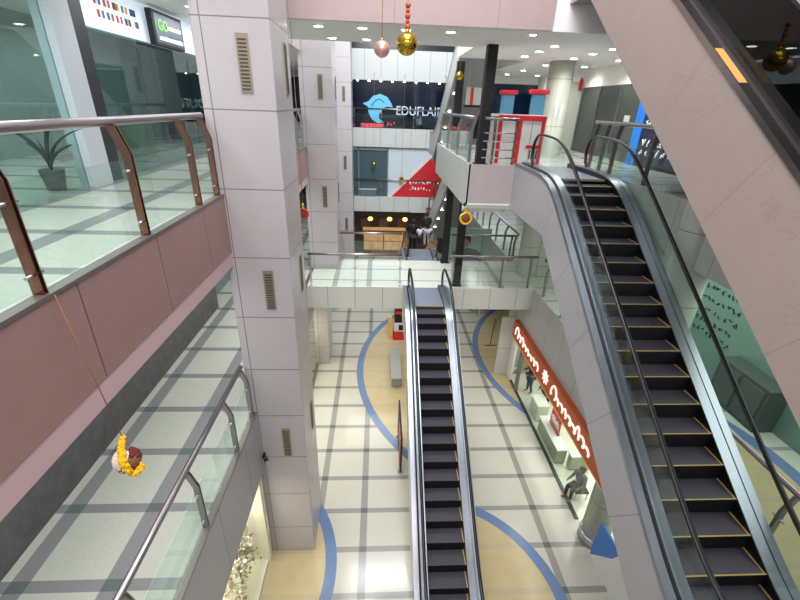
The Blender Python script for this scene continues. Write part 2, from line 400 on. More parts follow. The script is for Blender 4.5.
# round columns on the right
def round_col(x, y, label, r=.45):
    t = thing('round_column', label, 'column', (x, y, 0)); t['kind'] = 'structure'
    MB().lathe([(r, 0), (r, 14)], (x, y, 0), 32).build('shaft', panel_mat('column_panels' + str(int(y)), (190, 194, 182), [('z', 10.6 - 1.5 * 6, 1.5)], .25, (120, 124, 116)), t)
    MB().lathe([(r + .04, 0), (r + .04, .3), (r + .01, .32)], (x, y, 0), 32).build('base_ring', STEEL, t)
round_col(6.28, 7.5, 'round white column on the ground floor under the large escalator, shiny steel foot', .38)
round_col(6.3, 16.0, 'tall round pale column behind the bridge and the upper right landing', .42)
# black steel columns
for x, y, z0, z1, lb in [(3.02, 12.75, 9.6, 12.65, 'black steel column at the corner of the upper right landing, from deck to ceiling'),
                         (3.09, 14.75, 4.8, 8.35, 'black column standing on the tiled bridge, nearest one, beside the marigold ring'),
                         (3.0, 17.33, 4.8, 12.65, 'rear black column rising from the bridge past the upper landing')]:
    c = thing('black_column', lb, 'column', (x, y, z0))
    MB().box(x - .14, x + .14, y - .14, y + .14, z0, z1).build('shaft', BLACKP, c, bevel=.015)
    MB().box(x - .19, x + .19, y - .19, y + .19, z0, z0 + .02).build('base_plate', BLACKP, c)

# ------------------------------------------------------------------ escalators
SL = .7; RUN = 4.8 / SL
def prof(u, zt, k=.3):
    F = lambda v: k * math.log(1 + math.exp(min(60, v / k)))
    return zt - 4.8 + SL * (F(u + RUN) - F(u))
def escalator(label, x0, x1, Yt, zt, sg, clad, glass, steps=True, u_top=2.6, u_bot=2.2, line_side='R', lights=False, rail_mat=BLACK, side_mat=None, ubreak=0.0):
    t = thing('escalator', label, 'escalator', ((x0 + x1) / 2, Yt - sg * RUN / 2, zt - 4.8))
    us = []; u = -RUN - u_bot
    while u < u_top - 1e-6: us.append(u); u += .15 if (abs(u) < 1.6 or abs(u + RUN) < 1.6) else .5
    us.append(u_top)
    P = lambda u, dz: (Yt + sg * u, prof(u, zt) + dz)
    BOT = lambda u: (Yt + sg * u, min(zt - 1.25, zt - 1.25 + SL * (u + ubreak)) if prof(u, zt) > zt - 4.8 + .05 else max(zt - 4.8 - 1.2, zt - 1.25 + SL * (u + ubreak)))
    ux = [q for q in us]
    m = MB()
    for xa, xb in ((x0, x0 + .05), (x1 - .05, x1)): m.strip([BOT(u) for u in ux], [P(u, .03) for u in ux], xa, xb)
    m.build('side_cladding', clad, t)
    m = MB().strip([(BOT(u)[0], BOT(u)[1] + .01) for u in ux], [(BOT(u)[0], BOT(u)[1] + .06) for u in ux], x0 + .05, x1 - .05)
    m.build('soffit', mat('esc_soffit', (150, 150, 150), .4), t)
    if lights:
        lm = []
        for k in range(5):
            u = -1.0 - 1.1 * k; y, z = BOT(u)
            MB().ball((x0 + .22, y, z - .01), .06, (1, 1, .4), 10, 6).build('soffit_spotlight', LAMP, t)
    xl, xr = x0 + .2, x1 - .2
    # outer deck trims (two steel bands with a black gap, like the real profile)
    for side, xa, xb, xc in (('L', x0 - .015, x0 + .12, x0 + .34), ('R', x1 + .015, x1 - .12, x1 - .34)):
        m = MB().strip([P(u, .02) for u in us], [P(u, .10) for u in us], min(xa, xb), max(xa, xb))
        m.strip([P(u, .02) for u in us], [P(u, .14) for u in us], min(xb + (.05 if side == 'L' else -.05), xc), max(xb + (.05 if side == 'L' else -.05), xc))
        m.build('deck_trim', side_mat or mat('deck_steel', (158, 161, 172), .3, .9), t)
        MB().strip([P(u, .0) for u in us], [P(u, .085) for u in us], min(xb, xb + (.06 if side == 'L' else -.06)), max(xb, xb + (.06 if side == 'L' else -.06))).build('deck_groove', BLACKP, t)
        xi = xc + (.01 if side == 'L' else -.01)
        MB().strip([P(u, -.28) for u in us], [P(u, .12) for u in us], min(xc, xi), max(xc, xi)).build('skirt_panel', mat('skirt_dark', (46, 44, 48), .3, .8), t)
    # glass and handrails
    ue0, ue1 = -RUN - 1.5, 1.5; uu = [u for u in us if ue0 < u < ue1]; uu = [ue0] + uu + [ue1]
    R = .40
    for xc in (xl, xr):
        base = [P(u, .10) for u in uu]; top = [P(u, .90) for u in uu]
        m = MB().strip(base, top, xc - .006, xc + .006)
        for ue, d in ((ue0, -1), (ue1, 1)):
            cy, cz = P(ue, .50); arc = [(cy + sg * d * R * math.cos(a), cz + R * math.sin(a)) for a in [math.pi / 2 - i * math.pi / 10 for i in range(11)]]
            m.prism(arc, 'x', xc - .006, xc + .006)
        m.build('balustrade_glass', glass, t)
        R2 = .44; hp = []
        cy, cz = P(ue0, .5)
        hp += [(xc, cy - sg * R2 * math.cos(a), cz + R2 * math.sin(a)) for a in [-math.pi / 2 + i * math.pi / 10 for i in range(10)]]
        hp += [(xc,) + P(u, .94) for u in uu]
        cy, cz = P(ue1, .5)
        hp += [(xc, cy + sg * R2 * math.cos(a), cz + R2 * math.sin(a)) for a in [math.pi / 2 - i * math.pi / 10 for i in range(1, 11)]]
        MB().tube(hp, .042, 10, flat=.7).build('handrail', rail_mat, t)
    a, b = x0 + .35, x1 - .35
    # landing plates and combs
    for ua, ub, nm in ((.45, u_top, 'landing_plate'), (-RUN - u_bot, -RUN - .45, 'landing_plate')):
        zz = prof((ua + ub) / 2 + (0), zt); zz = zt if ua > 0 else zt - 4.8
        y0, y1 = sorted((Yt + sg * ua, Yt + sg * ub)); MB().box(a, b, y0, y1, zz - .05, zz + .012).build('landing_plate', PLATE, t)
    y0, y1 = sorted((Yt + sg * .38, Yt + sg * .45)); MB().box(a, b, y0, y1, zt - .03, zt + .02).build('comb', mat('comb_ochre', (150, 142, 112), .5), t)
    if steps:
        n = int((RUN + .8) / .4)
        for i in range(n + 1):
            u = .38 - .4 * (i + 1); z = prof(u + .2, zt)
            ya, yb = sorted((Yt + sg * u, Yt + sg * (u + .4)))
            s = MB(); s.mi = 0; s.box(a, b, ya, yb, z - .30, z - .012); s.mi = 1; s.box(a, b, ya, yb, z - .012, z)
            st = s.build('step', (RISER, TREAD), t)
            l = MB(); fy = ya if sg > 0 else yb - .02
            l.box(a, b, fy, fy + .02, z, z + .003) if line_side == 'R' else None
            l.box(b - .035, b - .01, ya, yb, z, z + .004); l.build('safety_line', YELLOW, st)
    return t
MARB = panel_mat('veined_marble', (174, 156, 150), [('s', .9, 1.75)], .32, (150, 132, 128), vein=.22, wline=.012)
CLAD = panel_mat('grey_marble', (176, 172, 176), [('s', .35, 1.55)], .32, (128, 122, 124), vein=.15, wline=.014)
CLADW = panel_mat('pale_escalator_side', (200, 198, 188), [], .35)
escalator('central escalator with dark steps climbing from the ground floor to the tiled bridge', .98, 2.66, 12.4, L1, 1, CLADW, ESC_GLASS, u_top=2.0, line_side='S', ubreak=.2)
big = escalator('large grey marble clad escalator at right, dark steps with yellow edge lines', 4.0, 5.9, 9.76, L2, 1, CLAD, ESC_GLASS, u_top=2.64, ubreak=.16)
up = escalator('topmost escalator at upper right with pinkish veined marble side and smoked glass', 4.0, 5.9, 9.35, L3, 1, MARB, SMOKED, steps=True, u_top=1.0, ubreak=-.15, side_mat=mat('bronze_trim', (150, 138, 134), .25, 1))
MB().strip([(3.98 + 5.01 - 3.98, EYE + .33 + .0), (5.59, EYE + .75)], [(5.01, EYE + .35), (5.59, EYE + .77)], 3.99, 4.1) if 0 else None
# yellow sticker on the trim
def sticker(y0, y1):
    pr = [(y0 + (y1 - y0) * i / 4) for i in range(5)]
    lo = [(y, prof(y - 9.35, L3) + .101) for y in pr]; hi = [(y, z + .004) for y, z in lo]
    MB().strip(lo, hi, 4.0, 4.10).build('hand_care_sticker', mat('orange_yellow', (205, 152, 84), .5), up)
sticker(5.0, 5.55)
escalator('rear escalator descending from the bridge to the ground floor, people standing on it', 1.15, 2.85, 19.4, L1, -1, CLADW, ESC_GLASS, steps=True, u_top=1.9, line_side='S')
escalator('rear escalator going down from the upper landing, spotlights under its grey soffit', 3.2, 4.9, 18.7, L2, -1, WHITEY, ESC_GLASS, steps=False, u_top=1.1, lights=True)
escalator('topmost rear escalator behind the black columns, white side and spotlit grey soffit', 3.2, 4.9, 18.7, L3, -1, WHITEY, ESC_GLASS, steps=False, u_top=2.4, lights=True)

# ------------------------------------------------------------------ railings
def railing(label, pts, z, posts, post_mat=REFLECT_STEEL, inset=(0, 0), bars=0, kink=.10, glass=True, h=1.25, group=None, gh=.88):
    """pts: two ends (x,y); posts: fractions; inset: unit vector the handrail leans to"""
    (xa, ya), (xb, yb) = pts; t = thing('glass_railing' if glass else 'bar_railing', label, 'railing', ((xa + xb) / 2, (ya + yb) / 2, z), group)
    ix, iy = inset; L = math.hypot(xb - xa, yb - ya); dx, dy = (xb - xa) / L, (yb - ya) / L
    def at(s, o=0): return (xa + dx * s + ix * o, ya + dy * s + iy * o)
    a, b = at(0, kink), at(L, kink)
    MB().tube([(a[0], a[1], z + h), (b[0], b[1], z + h)], .047, 14).build('handrail', RAIL, t)
    for s in posts:
        m = MB(); w = .045; th = .012
        for off in (-.02, .02):
            q = []
            for (o, zz) in ((0, 0), (0, .92), (kink, h - .04)): 
                p = at(s + off, o); q.append((p[0], p[1], z + zz))
            # flat bar
            for (p, r) in zip(q[:-1], q[1:]):
                P0, P1 = Vector(p), Vector(r); n = Vector((ix, iy, 0)); tt = Vector((dx, dy, 0))
                vs = [m.bm.verts.new(v) for v in [e + n * (w * sn) + tt * (th / 2 * st) for e in (P0, P1) for sn, st in ((-1, -1), (1, -1), (1, 1), (-1, 1))]]
                for f in ((0, 1, 2, 3), (7, 6, 5, 4), (0, 4, 5, 1), (1, 5, 6, 2), (2, 6, 7, 3), (3, 7, 4, 0)): m.bm.faces.new([vs[i] for i in f])
        po = m.build('post', post_mat, t)
        p = at(s); c = MB()
        if glass:
            for zz in (.18, .75): 
                a0 = at(s - .09); a1 = at(s + .09); c.tube([(a0[0], a0[1], z + zz), (a1[0], a1[1], z + zz)], .014, 8)
            c.build('glass_clamp', STEEL, po)
        else:
            c.tube([(p[0], p[1], z + 0), (p[0], p[1], z + .02)], .07, 12); c.build('foot', STEEL, po)
    ps = list(posts)
    if glass:
        for s0, s1 in zip([0] + ps if ps[0] > .3 else ps, ps + [L] if L - ps[-1] > .3 else ps[1:]):
            a, b = at(s0 + .05), at(s1 - .05)
            n = Vector((ix, iy, 0)) * .005; m = MB()
            vs = [m.bm.verts.new(v) for v in [Vector((q[0], q[1], zz)) + n * sg for q in (a, b) for zz in (z + .06, z + gh) for sg in (-1, 1)]]
            for f in ((0, 2, 6, 4), (1, 5, 7, 3), (0, 1, 3, 2), (4, 6, 7, 5), (2, 3, 7, 6), (0, 4, 5, 1)): m.bm.faces.new([vs[i] for i in f])
            m.build('glass_panel', GLASS, t)
    for k in range(bars):
        zz = z + .2 + k * (.9 / bars); a, b = at(0), at(L)
        MB().tube([(a[0], a[1], zz), (b[0], b[1], zz)], .015, 8).build('rail_bar', STEEL, t)
    return t
railing('near glass railing with thick steel handrail along the left upper walkway', ((-2.74, .4), (-2.74, 7.3)), L2, [1.1, 2.78, 4.46, 6.05, 6.82], inset=(-1, 0))
railing('glass railing on the left lower walkway, above the grey fascia', ((-2.74, .4), (-2.74, 7.3)), L1, [1.0, 2.5, 4.2, 5.8, 6.82], mat('dull_steel', (160, 154, 154), .3, .85), inset=(-1, 0))
DS = MATS['dull_steel']
railing('left upper railing between the first and second marble pillars', ((-2.74, 8.8), (-2.74, 16.25)), L2, [.2, 1.7, 3.2, 4.7, 6.0, 7.2], DS, inset=(-1, 0))
railing('left mid-level railing beyond the nearest pillar, leading to the bridge', ((-2.74, 8.8), (-2.74, 14.4)), L1, [.2, 1.7, 3.2, 4.7, 5.5], DS, inset=(-1, 0))
railing('front bridge railing left of the central escalator', ((-2.6, 14.5), (.93, 14.5)), L1, [.1, 1.75, 3.45], DS, inset=(0, 1), kink=.05)
railing('front bridge railing right of the central escalator', ((2.75, 14.5), (6.1, 14.5)), L1, [.08, 2.0, 3.1], DS, inset=(0, 1), kink=.05)
railing('rear bridge railing on the left part, in front of the brown shop', ((-1.65, 17.44), (1.05, 17.44)), L1, [.1, 1.4, 2.6], DS, inset=(0, -1), kink=.05)
railing('rear bridge railing on the right part, behind the black columns', ((3.25, 17.44), (6.1, 17.44)), L1, [.1, 1.4, 2.7], DS, inset=(0, -1), kink=.05)
railing('right mid-level gallery railing seen through the large escalator', ((6.2, .5), (6.2, 14.3)), L1, [.3, 1.9, 3.5, 5.1, 6.7, 8.3, 9.9, 11.5, 13.2], DS, inset=(1, 0))
railing('right mid-level gallery railing beyond the bridge, running into the distance', ((6.2, 17.6), (6.2, 31)), L1, [.1, 1.6, 3.1, 4.6, 6.1, 7.6, 9.1, 10.6, 12.1], DS, inset=(1, 0))
railing('glass railing along the left edge of the upper right landing', ((2.74, 12.95), (2.74, 19.7)), L2, [.05, 2.2, 4.4, 6.6], DS, inset=(1, 0), kink=.08)
railing('steel bar railing across the front of the upper right landing, before the red booth', ((3.0, 12.52), (3.98, 12.52)), L2, [.3, .92], REFLECT_STEEL, inset=(0, 1), kink=.05, glass=False, bars=4)
railing('upper right gallery railing with bright steel handrail beyond the large escalator', ((6.2, 2.0), (6.2, 12.6)), L2, [.4, 2.2, 4, 5.8, 7.6, 9.2, 9.8, 10.4], DS, inset=(1, 0), kink=.05)
railing('distant glass railing below the sign with the blue bird', ((-1.85, Yf + .05), (4.3, Yf + .05)), L2, [.1, 2, 4.3, 6.0], DS, inset=(0, 1), kink=.04)
railing('distant glass railing in front of the red triangle hoarding', ((-1.85, Yf + .05), (4.6, Yf + .05)), L1, [.1, 2, 4.3, 6.0], DS, inset=(0, 1), kink=.04)
railing('short steel bar railing in the far upper gallery beside the big sign', ((4.45, Yf + .05), (5.3, Yf + .05)), L2, [.05, 1.1], STEEL, inset=(0, 1), kink=.0, glass=False, bars=4)

# ------------------------------------------------------------------ downlights
RIM = mat('downlight_rim', (225, 225, 222), .4)
def downlight(x, y, z, label, group, power=22, r=.1):
    t = thing('downlight', label, 'ceiling light', (x, y, z), group)
    MB().lathe([(r + .03, -.015), (r + .03, 0), (r, .0), (r, -.015)], (x, y, z), 20).build('rim', RIM, t)
    MB().lathe([(r, -.02), (r, -.008)], (x, y, z), 20).build('diffuser', LAMP, t)
    l = bpy.data.lights.new('bulb', 'SPOT'); l.energy = power * 4; l.spot_size = math.radians(150); l.spot_blend = .8; l.shadow_soft_size = .08; l.color = (1, .98, .95)
    o = bpy.data.objects.new('bulb', l); o.parent = t; o.location = (0, 0, -.05); C.objects.link(o)
ORD = ['leftmost', 'second from left', 'third from left', 'fourth from left', 'fifth from left', 'sixth from left', 'seventh from left', 'eighth from left', 'rightmost']
for i, x in enumerate((-1.37, -.39, .59, 1.6)): downlight(x, 10.95, 12.65, 'round light in the near row under the overhead bridge, ' + (ORD[i] if i < 3 else 'rightmost'), 'near row of bridge downlights')
for i, x in enumerate((-1.25, -.35)): downlight(x, 12.75, 12.65, ['left', 'right'][i] + ' one of the two rear lights under the overhead bridge', 'rear row of bridge downlights')
for x in (4.6, 6.2, 7.7):
    for y in (12.45, 13.6, 14.9, 17.4, 20, 22.5):
        if x == 4.6 and y > 15: continue
        downlight(x, y, 12.65, 'landing ceiling downlight, %s row, %s' % ({4.6: 'left', 6.2: 'middle', 7.7: 'right'}[x], {12.45: 'nearest the atrium', 13.6: 'second from the atrium', 14.9: 'third from the atrium', 17.4: 'fourth from the atrium', 20: 'fifth from the atrium', 22.5: 'farthest, by the navy shop window'}[y]), 'landing downlights', 20)
downlight(3.45, 10.8, 12.65, 'single small downlight near the top centre, by the topmost escalator', None, 8, .07)
for i, y in enumerate((4.0, 6.4, 8.7, 11.0, 13.4)): downlight(-4.1, y, 12.9, 'left walkway ceiling downlight, ' + ['nearest', 'second nearest', 'third, by the flags board', 'fourth, beside the framed screen sign', 'farthest'][i], 'left walkway downlights', 10, .12)

# ------------------------------------------------------------------ upper left shopfront
t = thing('shopfront', 'upper left glass shopfront with dark and white uprights behind the near railing', 'shopfront', (-5.15, 8, L2)); t['kind'] = 'structure'
for y0, y1 in ((-2, 2.3), (2.35, 4.9), (4.95, 7.75)): MB().box(-5.17, -5.15, y0, y1, L2, 12.9).build('glass_pane', SHOP_GLASS, t)
for y0, y1 in ((8.55, 10.4), (10.43, 12.9), (12.93, 16.2), (16.23, 24)): MB().box(-5.17, -5.15, y0, y1, L2, 12.2).build('glass_pane', DARK_GLASS, t)
MB().box(-5.3, -5.02, 7.75, 8.25, L2, 12.9).build('white_upright', mat('white_laminate', (206, 212, 222), .35), t)
MB().box(-5.35, -5.1, 8.3, 8.72, L2, 12.9).build('dark_upright', mat('slate_panel', (44, 46, 54), .4), t)
MB().box(-5.3, -5.05, -2, 7.5, 12.55, 12.9).build('header', CEIL, t)
pt = MB(); 
for zz in (10.1, 12.35): pt.box(-5.14, -5.08, 7.2, 7.45, zz, zz + .12)
pt.build('door_patch_fitting', STEEL, t)
bd = MB().box(-5.3, -5.12, 8.56, 24, 12.18, 12.88).build('shop_sign_board', mat('lit_white_board', (214, 226, 240), .4, emit=.55)); tag(bd, 'white illuminated fascia board with country flags above the left shopfront', 'sign')
FL = [((190, 60, 70), (240, 240, 240), (60, 80, 160)), ((200, 50, 50), (245, 245, 245), (200, 50, 50)), ((40, 40, 40), (200, 60, 50), (220, 180, 60)), ((60, 150, 90), (245, 245, 245), (230, 140, 60)), ((30, 50, 120), (50, 70, 150), (30, 50, 120)),
      ((200, 60, 60), (240, 240, 240), (70, 80, 150)), ((70, 90, 160), (240, 240, 240), (190, 60, 60)), ((200, 60, 60), (240, 240, 240), (200, 60, 60)), ((30, 50, 140), (200, 180, 80), (30, 50, 140)), ((240, 240, 240), (200, 60, 60), (70, 90, 160))]
for i in range(10):
    y = 9.15 + (i % 5) * .30 + (i // 5) * .05; z = 12.64 - (i // 5) * .2
    for k in range(3):
        MB().box(-5.12, -5.113, y + k * .07, y + k * .07 + .068, z - .06, z + .06).build('flag', mat('flag%d_%d' % (i, k), FL[i][k], .5), bd)
# framed lit sign
t = thing('framed_light_sign', 'black framed screen sign with green GO lettering hanging over the left shopfront', 'sign', (-4.98, 11.6, 12.5))
MB().box(-5.05, -4.92, 10.85, 12.35, 12.14, 12.82).build('frame', BLACKP, t, bevel=.01)
MB().box(-4.92, -4.912, 10.93, 12.27, 12.2, 12.76).build('screen', mat('screen_slate', (70, 84, 100), .3, emit=.3), t)
text('green_letters', 'GO', .30, mat('green_letters', (130, 215, 90), .4, emit=.9), (-4.905, 11.05, 12.45), FACE_RIGHT, t, .004)
m = MB(); 
for y0, y1, z in ((11.5, 12.2, 12.5), (11.05, 12.2, 12.26)):
    y = y0
    while y < y1: wd = random.uniform(.04, .09); m.box(-4.911, -4.904, y, y + wd, z, z + random.uniform(.06, .09)); y += wd + .015
m.build('white_lettering', mat('white_letters', (235, 240, 245), .4, emit=.8), t)
# shop interior upper left
t = thing('reception_counter', 'cream reception counter seen through the upper left shop glass', 'counter', (-6.4, 11, L2))
MB().box(-6.6, -6.1, 9.6, 12.3, L2, 10.55).build('front_panel', mat('cream_counter', (198, 196, 172), .5), t)
MB().box(-6.65, -6.05, 9.55, 12.35, 10.55, 10.6).build('top', WHITE, t)
t = thing('wall_screen', 'large black screen on the back wall of the upper left shop', 'screen', (-8.9, 7, 11))
MB().box(-8.98, -8.9, 3.0, 9.2, 11.0, 12.4).build('panel', BLACKP, t)
def potted(x, y, z, lab, n=9, hgt=.9):
    t = thing('potted_plant', lab, 'plant', (x, y, z))
    MB().lathe([(.13, 0), (.19, .34), (.17, .34), (.15, .30)], (x, y, z), 16).build('pot', mat('pot_grey', (66, 70, 72), .5), t)
    for i in range(n):
        a = i * 2.4; h = hgt * random.uniform(.6, 1); sp = random.uniform(.15, .5)
        pts = [(x + math.cos(a) * sp * q ** 2 * 1.2, y + math.sin(a) * sp * q ** 2 * 1.2, z + .3 + h * q - .35 * sp * q ** 3) for q in [j / 7 for j in range(8)]]
        MB().tube(pts, .02, 5, rs=[.014 + .026 * math.sin(math.pi * min(1, .15 + j / 7 * .85)) for j in range(8)], flat=.25).build('leaf', mat('plant_leaf', (44, 62, 54), .5), t)
potted(-5.5, 7.45, L2, 'spiky potted plant behind the glass nearest the white upright')
potted(-6.0, 6.7, L2, 'taller potted plant farther left behind the shop glass', 11, 1.3)
for k, y in enumerate((13.2, 14.6)):
    c = thing('office_chair', ['metal framed waiting chair behind the dark shop glass, nearer one', 'metal framed waiting chair behind the dark shop glass, farther one'][k], 'chair', (-4.9 - .9, y, L2)); X = -5.8
    MB().box(X - .22, X + .22, y - .22, y + .22, L2 + .42, L2 + .46).build('seat', BLACKP, c, bevel=.01); MB().box(X - .24, X - .2, y - .22, y + .22, L2 + .5, L2 + .9).build('backrest', BLACKP, c, bevel=.01)
    for sx in (-.2, .2):
        for s_y in (-.2, .2): MB().tube([(X + sx, y + s_y, L2), (X + sx, y + s_y, L2 + .43)], .012, 6).build('leg', STEEL, c)

# ------------------------------------------------------------------ far facade details
t = thing('shop_sign', 'far sign with light blue dolphin-like swoosh and white EDUFLAIR letters', 'sign', (1, Yf + .1, 10.5))
BLUE = mat('sky_blue_logo', (96, 178, 222), .4, emit=.35)
def blade(pts): return [(x, z) for x, z in pts]
cx, cz = .05, 10.95
pts = [(-1.15, 11.15), (-.75, 11.3), (-.45, 11.62), (.05, 11.78), (.55, 11.6), (.85, 11.2), (.95, 10.95), (.55, 11.0), (.2, 10.85), (.0, 10.5), (.0, 10.2), (.35, 9.98), (-.1, 9.92), (-.5, 10.15), (-.75, 10.6), (-.78, 10.95)]
MB().prism(pts, 'y', Yf + .18, Yf + .25).build('logo', BLUE, t)
m = MB(); m.tube([(-.55 + .9 * i / 10 , Yf + .17, 11.0 + .45 * math.sin(math.pi * i / 12)) for i in range(11)], .03, 6); m.build('logo_line', mat('navy_line', (30, 60, 96), .5), t)
text('letters', 'EDUFLAIR', .82, mat('pale_letters', (188, 206, 222), .4, emit=.35), (1.15, Yf + .2, 10.5), FRONT, t, .02, sx=.92)
def scribble(par, x0, x1, z, h, m, y, n, name='lettering'):
    mb = MB(); x = x0; wd = (x1 - x0) / n
    for i in range(n):
        pts = [(x + wd * .15 + wd * .7 * random.random(), y, z + h * random.random()) for _ in range(4)]
        mb.tube(pts, h * .13, 5); x += wd
    return mb.build(name, m, par)
t = thing('red_neon_sign', 'small glowing red lettering below the blue bird logo', 'sign', (-.2, Yf + .2, 9.8))
MB().box(-1.3, .35, Yf + .19, Yf + .24, 9.64, 9.9).build('glow_panel', mat('neon_back', (190, 24, 44), .5, emit=.5), t)
scribble(t, -1.25, .3, 9.78, .1, mat('neon_white', (255, 130, 140), .4, emit=1.6), Yf + .17, 9); scribble(t, -1.2, .2, 9.66, .08, MATS['neon_white'], Yf + .17, 8)
scribble(t, .5, 1.2, 9.78, .24, mat('neon_red', (235, 40, 60), .4, emit=1.6), Yf + .17, 3)
for i in range(9): 
    dl = MB().ball((-1.5 + i * .8, Yf + .15, 12.55), .07, (1, 1, .5), 10, 6).build('downlight', LAMP); tag(dl, 'tiny far downlight above the blue bird sign, ' + ORD[i], 'ceiling light', 'far facade downlights')
t = thing('advertising_hoarding', 'red and white triangular hoarding on the far wall with white lettering', 'sign', (3, Yf, 5))
RED = mat('hoarding_red', (206, 34, 44), .5)
MB().prism([(1.0, 4.8), (4.1, 7.9), (4.75, 6.8), (4.75, 4.8)], 'y', Yf + .18, Yf + .24).build('red_panel', RED, t)
MB().prism([(.76, 4.8), (3.95, 8.05), (4.1, 7.9), (1.0, 4.8)], 'y', Yf + .17, Yf + .24).build('pale_edge', mat('edge_pink', (238, 214, 216), .5), t)
for z in (5.75, 5.3): scribble(t, 2.3, 4.0, z, .26, mat('sign_white', (240, 236, 236), .5, emit=.3), Yf + .15, 8)
# window mullions far L1
t = thing('wall_window', 'far tinted window left of the white hoarding', 'window', (-.6, Yf, 6)); t['kind'] = 'structure'
MB().box(-1.5, -1.42, Yf + .15, Yf + .25, 4.8, 8.35).box(.62, .72, Yf + .15, Yf + .25, 4.8, 8.35).box(-1.95, .7, Yf + .15, Yf + .25, 8.1, 8.35).build('frame', mat('grey_frame', (120, 130, 136), .4), t)
t = thing('planter_shelf', 'low shelf unit behind the far tinted window', 'shelf', (-.8, Yf + .2, 4.8)); MB().box(-1.4, -.2, Yf + .05, Yf + .24, 4.8, 5.3).build('cabinet', mat('blue_grey', (96, 112, 128), .5), t); MB().box(-1.45, -.15, Yf + .02, Yf + .24, 5.3, 5.35).build('top', WHITE, t)
# brown food shop
t = thing('food_counter', 'warm lit wooden shop counter on the far ground floor', 'counter', (0, Yf, 0))
GLOW_WOOD = mat('honey_wood_glow', (196, 156, 106), .5, noise=.2, nscale=3, emit=.25)  # faint glow put into the wood, imitating warm shop light
for i in range(4): MB().box(-1.1 + (i % 2) * 1.6, .4 + (i % 2) * 1.6, Yf + .3, Yf + .6, .5 + (i // 2) * .75, 1.15 + (i // 2) * .75).build('display_shelf', GLOW_WOOD, t)
MB().box(-1.2, 2.2, Yf + .6, Yf + .7, 0, 2.1).build('back_board', mat('mid_wood', (140, 100, 70), .5, noise=.2, nscale=2), t)
MB().box(-1.2, 2.2, Yf + .3, Yf + .95, 2.1, 2.2).build('worktop', GLOW_WOOD, t)
for i, x in enumerate((-.6, .9, 2.1)):
    l = thing('pendant_lamp', ['yellow glowing pendant lamp, leftmost in the far brown shop', 'yellow glowing pendant lamp, middle one in the far brown shop', 'yellow glowing pendant lamp, rightmost in the far brown shop'][i], 'lamp', (x, Yf + .2, 3))
    MB().ball((x, Yf + .2, 3.05), .2, (1, 1, .8)).build('lamp_shade', mat('warm_bulb', (255, 206, 120), .4, emit=2.4), l)
    MB().tube([(x, Yf + .2, 3.2), (x, Yf + .2, 3.65)], .015, 6).build('cord', BLACK, l)
for i in range(3):
    MB().box(-1.4 + i * 1.5, -.6 + i * 1.5, Yf + 1.05, Yf + 1.17, 2.2, 2.9).build('menu_board', mat('menu_brown', (96, 66, 54), .5)); 
for i, o in enumerate([q for q in C.objects if q.name.startswith('menu_board')]): tag(o, ['left', 'middle', 'right'][i] + ' brown menu board on the back wall of the far shop', 'sign', 'menu boards')

# ------------------------------------------------------------------ upper right landing contents
t = thing('red_booth', 'white booth with red frame behind the bars of the upper right landing', 'booth', (4.25, 13.4, L2))
for x in (3.55, 4.15, 4.85): MB().box(x, x + .09, 13.05, 13.14, L2, 10.95).build('red_post', RED, t)
for x0, x1 in ((3.3, 3.54), (3.66, 4.12), (4.26, 4.55), (4.58, 4.84)): MB().box(x0, x1, 13.08, 13.13, L2 + .02, 10.85).build('white_panel', WHITE, t)
MB().box(3.55, 4.95, 13.04, 13.15, 10.82, 10.95).build('top_rail', RED, t)
MB().box(4.45, 4.9, 13.05, 13.1, 10.05, 10.14).build('cross_rail', RED, t)
MB().box(3.3, 4.95, 13.15, 13.75, 10.9, 10.97).build('counter_top', WHITE, t)
m = MB(); 
for i in range(4): m.box(4.58 + i * .07, 4.61 + i * .07, 13.06, 13.08, 9.75, 10.0)
m.build('printed_lines', BLACKP, t)
MB().box(3.18, 3.28, 13.1, 13.16, L2 + .02, 10.8).build('yellow_panel', mat('booth_yellow', (214, 196, 150), .5), t)
for i, (x, y) in enumerate(((4.6, 16.2), (5.25, 14.9))):
    g = thing('glass_booth_column', ['left translucent blue glass column with red cap behind the booth', 'right translucent blue glass column with red cap behind the booth'][i], 'display', (x, y, L2))
    MB().box(x - .22, x + .22, y - .1, y + .1, L2, 11.58).build('glass_body', mat('blue_glass', (92, 140, 170), .1), g, bevel=.02)
    MB().box(x - .3, x + .3, y - .16, y + .16, 11.58, 11.72).build('red_cap', RED, g, bevel=.03)
t = thing('shopfront', 'dark blue shop window behind the blue columns, dotted with reflections', 'shopfront', (6, 24, L2))
MB().box(4.95, 8.28, 23.88, 23.98, L2, 12.3).build('dark_pane', mat('navy_glass', (20, 34, 60), .08), t); MB().box(4.95, 8.28, 23.85, 23.98, 12.3, 12.64).build('header', CEIL, t)
scribble(t, 5.3, 7.3, 10.4, .25, mat('sign_white', (240, 236, 236)), 23.85, 9); scribble(t, 5.6, 7.1, 10.0, .25, MATS['sign_white'], 23.85, 7)
